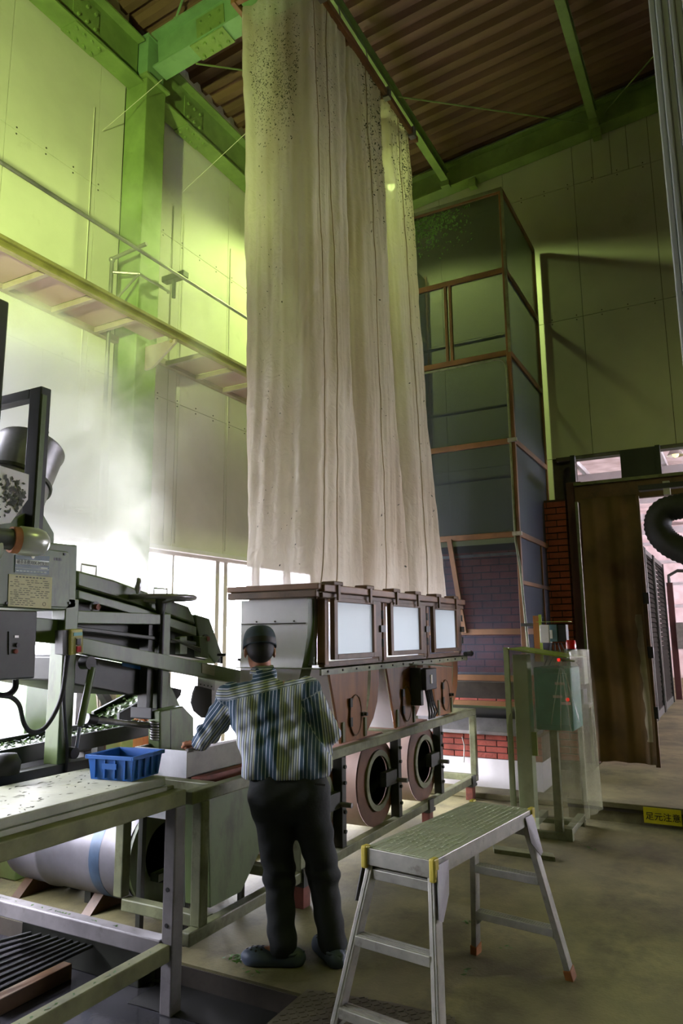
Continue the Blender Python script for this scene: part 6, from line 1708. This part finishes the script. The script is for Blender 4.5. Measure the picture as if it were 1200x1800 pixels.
# wall flood lamp on the tall side, aimed at the window wall, its lip, hood and shields added to shape the light
loc, watts, colr, rad = LAMPS['left']; L_ = Vector(loc)
fl_ = thing('flood_lamp', 'green flood lamp out of view beside the steaming machine', 'lamp', (L_.x, L_.y, 0))
m = MB(); m.tube([(L_.x-.25, L_.y-.2, 0), (L_.x-.25, L_.y-.2, L_.z-.1)], .025, 10); m.build('pole', 'lamp_shade', fl_, smooth=True)
m = MB(); m.box(L_.x-.35, L_.x+1.1, L_.y-.30, L_.y+.30, L_.z-.12, L_.z-.10); m.box(L_.x-.35, L_.x+1.1, L_.y+.29, L_.y+.30, L_.z-.10, L_.z+.043); m.box(L_.x+1.09, L_.x+1.1, L_.y-.30, L_.y+.30, L_.z-.10, L_.z+.27); m.build('lower_lip', 'lamp_shade', fl_)
m = MB(); m.box(L_.x-.35, L_.x+.25, L_.y-.30, L_.y+.14, L_.z+.20, L_.z+.22); m.box(L_.x-.35, L_.x-.33, L_.y-.30, L_.y+.14, L_.z-.10, L_.z+.20); m.box(L_.x-.33, L_.x+.25, L_.y-.30, L_.y-.28, L_.z-.10, L_.z+.20); m.build('hood', 'lamp_shade', fl_)
m = MB(); m.box(L_.x-.35, L_.x+1.1, L_.y-.32, L_.y-.30, L_.z-.10, L_.z+.75); m.bar((L_.x+.05, L_.y-.16, L_.z+.32), (L_.x+1.08, L_.y+.155, L_.z+.32), .015, .85); m.build('side_shield', 'lamp_shade', fl_)
l = bpy.data.lights.new('flood_light', 'POINT'); l.energy = watts; l.color = colr; l.shadow_soft_size = rad
lo_ = bpy.data.objects.new('flood_light', l); col.objects.link(lo_); lo_.parent = fl_; lo_.location = (0, 0, L_.z)
m = MB(); m.ell(L_, (.04, .04, .05)); m.build('bulb', 'lamp_glass', fl_, smooth='all')

# ================================================================== PALE POST AT THE FRAME EDGE, FLOOR BITS
M('post_pale', (226, 229, 240), 0.5, var=.1, scale=6, dirt=.2, dirt_rgb=(130, 120, 100), dscale=8, stretch=(1, 1, .1))
pp_ = thing('ribbed_post', 'pale weathered ribbed post rising out of the top of view', 'post', (1.5, .03, 0))
c_ = PX(1176, 60, 1.6)
px0, py0 = c_.x, c_.y
for q in range(6):
    y = py0+.036-.0135*q
    m = MB(); m.box(px0-.012-.004*(q % 2), px0+.04, y-.0125, y, .0, 7.9); m.build('rib', 'post_pale', pp_, bevel=.003)
m = MB(); m.box(px0-.02, px0+.05, py0-.085, py0-.05, 0, 7.9); m.build('side_flange', 'concrete', pp_, bevel=.004)
def leaf_pile(p, n, s, lab, name='leaf_clump', grp='fallen leaf clumps on the floor'):
    m = MB()
    for _ in range(n):
        q = Vector((p.x+random.gauss(0, s), p.y+random.gauss(0, s), p.z+random.uniform(.003, .018)))
        ang = random.uniform(0, 6.28); L_ = random.uniform(.01, .022); a = Vector((math.cos(ang), math.sin(ang), random.uniform(-.3, .3)))*L_; c = Vector((-math.sin(ang), math.cos(ang), random.uniform(-.3, .3)))*L_*.45
        q.z = max(q.z, p.z+.001+max(abs(a.z), abs(c.z)))
        m.add([q-a, q+c, q+a, q-c], [(0, 1, 2, 3)])
    tag(m.build(name, 'leaf_green', None), lab, 'leaves', grp)
leaf_pile(PZ(414, 1688, 0), 26, .022, 'green leaf clump on the concrete beside the clogs')
leaf_pile(PZ(444, 1709, 0), 5, .018, 'few green leaf shreds at the edge of the wet pit')
leaf_pile(PZ(820, 1623, 0), 8, .012, 'small green leaf under the step platform')
leaf_pile(PZ(858, 1616, 0), 4, .012, 'tiny leaf scrap under the far side of the step platform')
leaf_pile(PZ(820, 1713, 0), 6, .012, 'small leaf scrap by the near foot of the step platform')
leaf_pile(PZ(887, 1668, 0), 5, .010, 'tiny green leaf on the floor inside the far legs')
leaf_pile(PZ(1035, 1493, 0), 6, .02, 'dark leaf crumbs on the floor near the control cabinet')
M('tread_plate', (92, 86, 70), 0.5, .3, var=.15, scale=6, dirt=.3)
tp = thing('tread_plate', 'worn chequered steel plate let into the floor under the step platform', 'plate', (2.9, 1.6, 0))
c4 = [PZ(x, y, .001) for x, y in ((470, 1800), (540, 1740), (690, 1764), (800, 1790), (790, 1850), (560, 1900))]
m = MB(); m.prism(c4, (0, 0, .004)); m.build('plate', 'tread_plate', tp)
m = MB()
x0_, x1_ = min(p.x for p in c4), max(p.x for p in c4); y0_, y1_ = min(p.y for p in c4), max(p.y for p in c4)
def inside(x, y):
    r = False; n = len(c4)
    for i in range(n):
        a, b_ = c4[i], c4[(i+1) % n]
        if (a.y > y) != (b_.y > y) and x < (b_.x-a.x)*(y-a.y)/(b_.y-a.y)+a.x: r = not r
    return r
i = 0
x = x0_
while x < x1_:
    y = y0_; j = 0
    while y < y1_:
        if inside(x, y):
            d = Vector((1, 1, 0)) if (i+j) % 2 else Vector((1, -1, 0)); d = d.normalized()*.012; p = Vector((x, y, .0055)); m.bar(p-d, p+d, .006, .003)
        y += .028; j += 1
    x += .028; i += 1
m.build('tread_lugs', 'tread_plate', tp, kind='stuff')

# ================================================================== STEAM
def steam_mat():
    m = bpy.data.materials.new('steam'); m.use_nodes = True; nt = m.node_tree; N = nt.nodes; L = nt.links
    for n in list(N): N.remove(n)
    o = N.new('ShaderNodeOutputMaterial'); v = N.new('ShaderNodeVolumePrincipled')
    v.inputs['Color'].default_value = (1, 1, 1, 1); v.inputs['Anisotropy'].default_value = .1
    g = N.new('ShaderNodeNewGeometry')
    def mth(op, *a):
        n = N.new('ShaderNodeMath'); n.operation = op
        for i, x in enumerate(a):
            if isinstance(x, (int, float)): n.inputs[i].default_value = x
            else: L.new(x, n.inputs[i])
        return n.outputs[0]
    def blob(c, r, k):
        s_ = N.new('ShaderNodeVectorMath'); s_.operation = 'SUBTRACT'; L.new(g.outputs['Position'], s_.inputs[0]); s_.inputs[1].default_value = c
        d = N.new('ShaderNodeVectorMath'); d.operation = 'DIVIDE'; L.new(s_.outputs[0], d.inputs[0]); d.inputs[1].default_value = r
        l = N.new('ShaderNodeVectorMath'); l.operation = 'LENGTH'; L.new(d.outputs[0], l.inputs[0])
        return mth('MULTIPLY', mth('MAXIMUM', mth('SUBTRACT', 1.0, l.outputs['Value']), 0.0), k)
    tot = None
    for b_ in STEAM:
        x = blob(*b_); tot = x if tot is None else mth('ADD', tot, x)
    n1 = N.new('ShaderNodeTexNoise'); n1.inputs['Scale'].default_value = 2.3; n1.inputs['Detail'].default_value = 8; n1.inputs['Roughness'].default_value = .62; n1.inputs['Distortion'].default_value = .9
    L.new(g.outputs['Position'], n1.inputs['Vector'])
    mr = N.new('ShaderNodeMapRange'); mr.inputs[1].default_value = .43; mr.inputs[2].default_value = .60; L.new(n1.outputs['Fac'], mr.inputs[0])
    L.new(mth('MULTIPLY', tot, mth('ADD', mr.outputs[0], .04)), v.inputs['Density'])
    L.new(v.outputs[0], o.inputs['Volume']); MAT['steam'] = m
STEAM = [((2.95, 4.0, 2.45), (1.0, .8, 1.0), 13.0), ((2.9, 4.1, 3.1), (.85, .8, .75), 10.0), ((3.75, 4.15, 2.2), (.75, .6, .95), 5.0), ((4.15, 4.3, 3.2), (.75, .5, 1.1), 2.2), ((4.7, 4.3, 4.7), (1.3, .6, 1.1), .9), ((2.9, 3.7, 1.5), (.8, .5, .5), 1.5)]
steam_mat()
m = MB(); m.box(2.05, 6.0, 3.25, 4.98, .95, 5.8)
st_ = m.build('steam_cloud', 'steam', None); tag(st_, 'white steam billowing up from the machine towards the column', 'steam', kind='stuff')
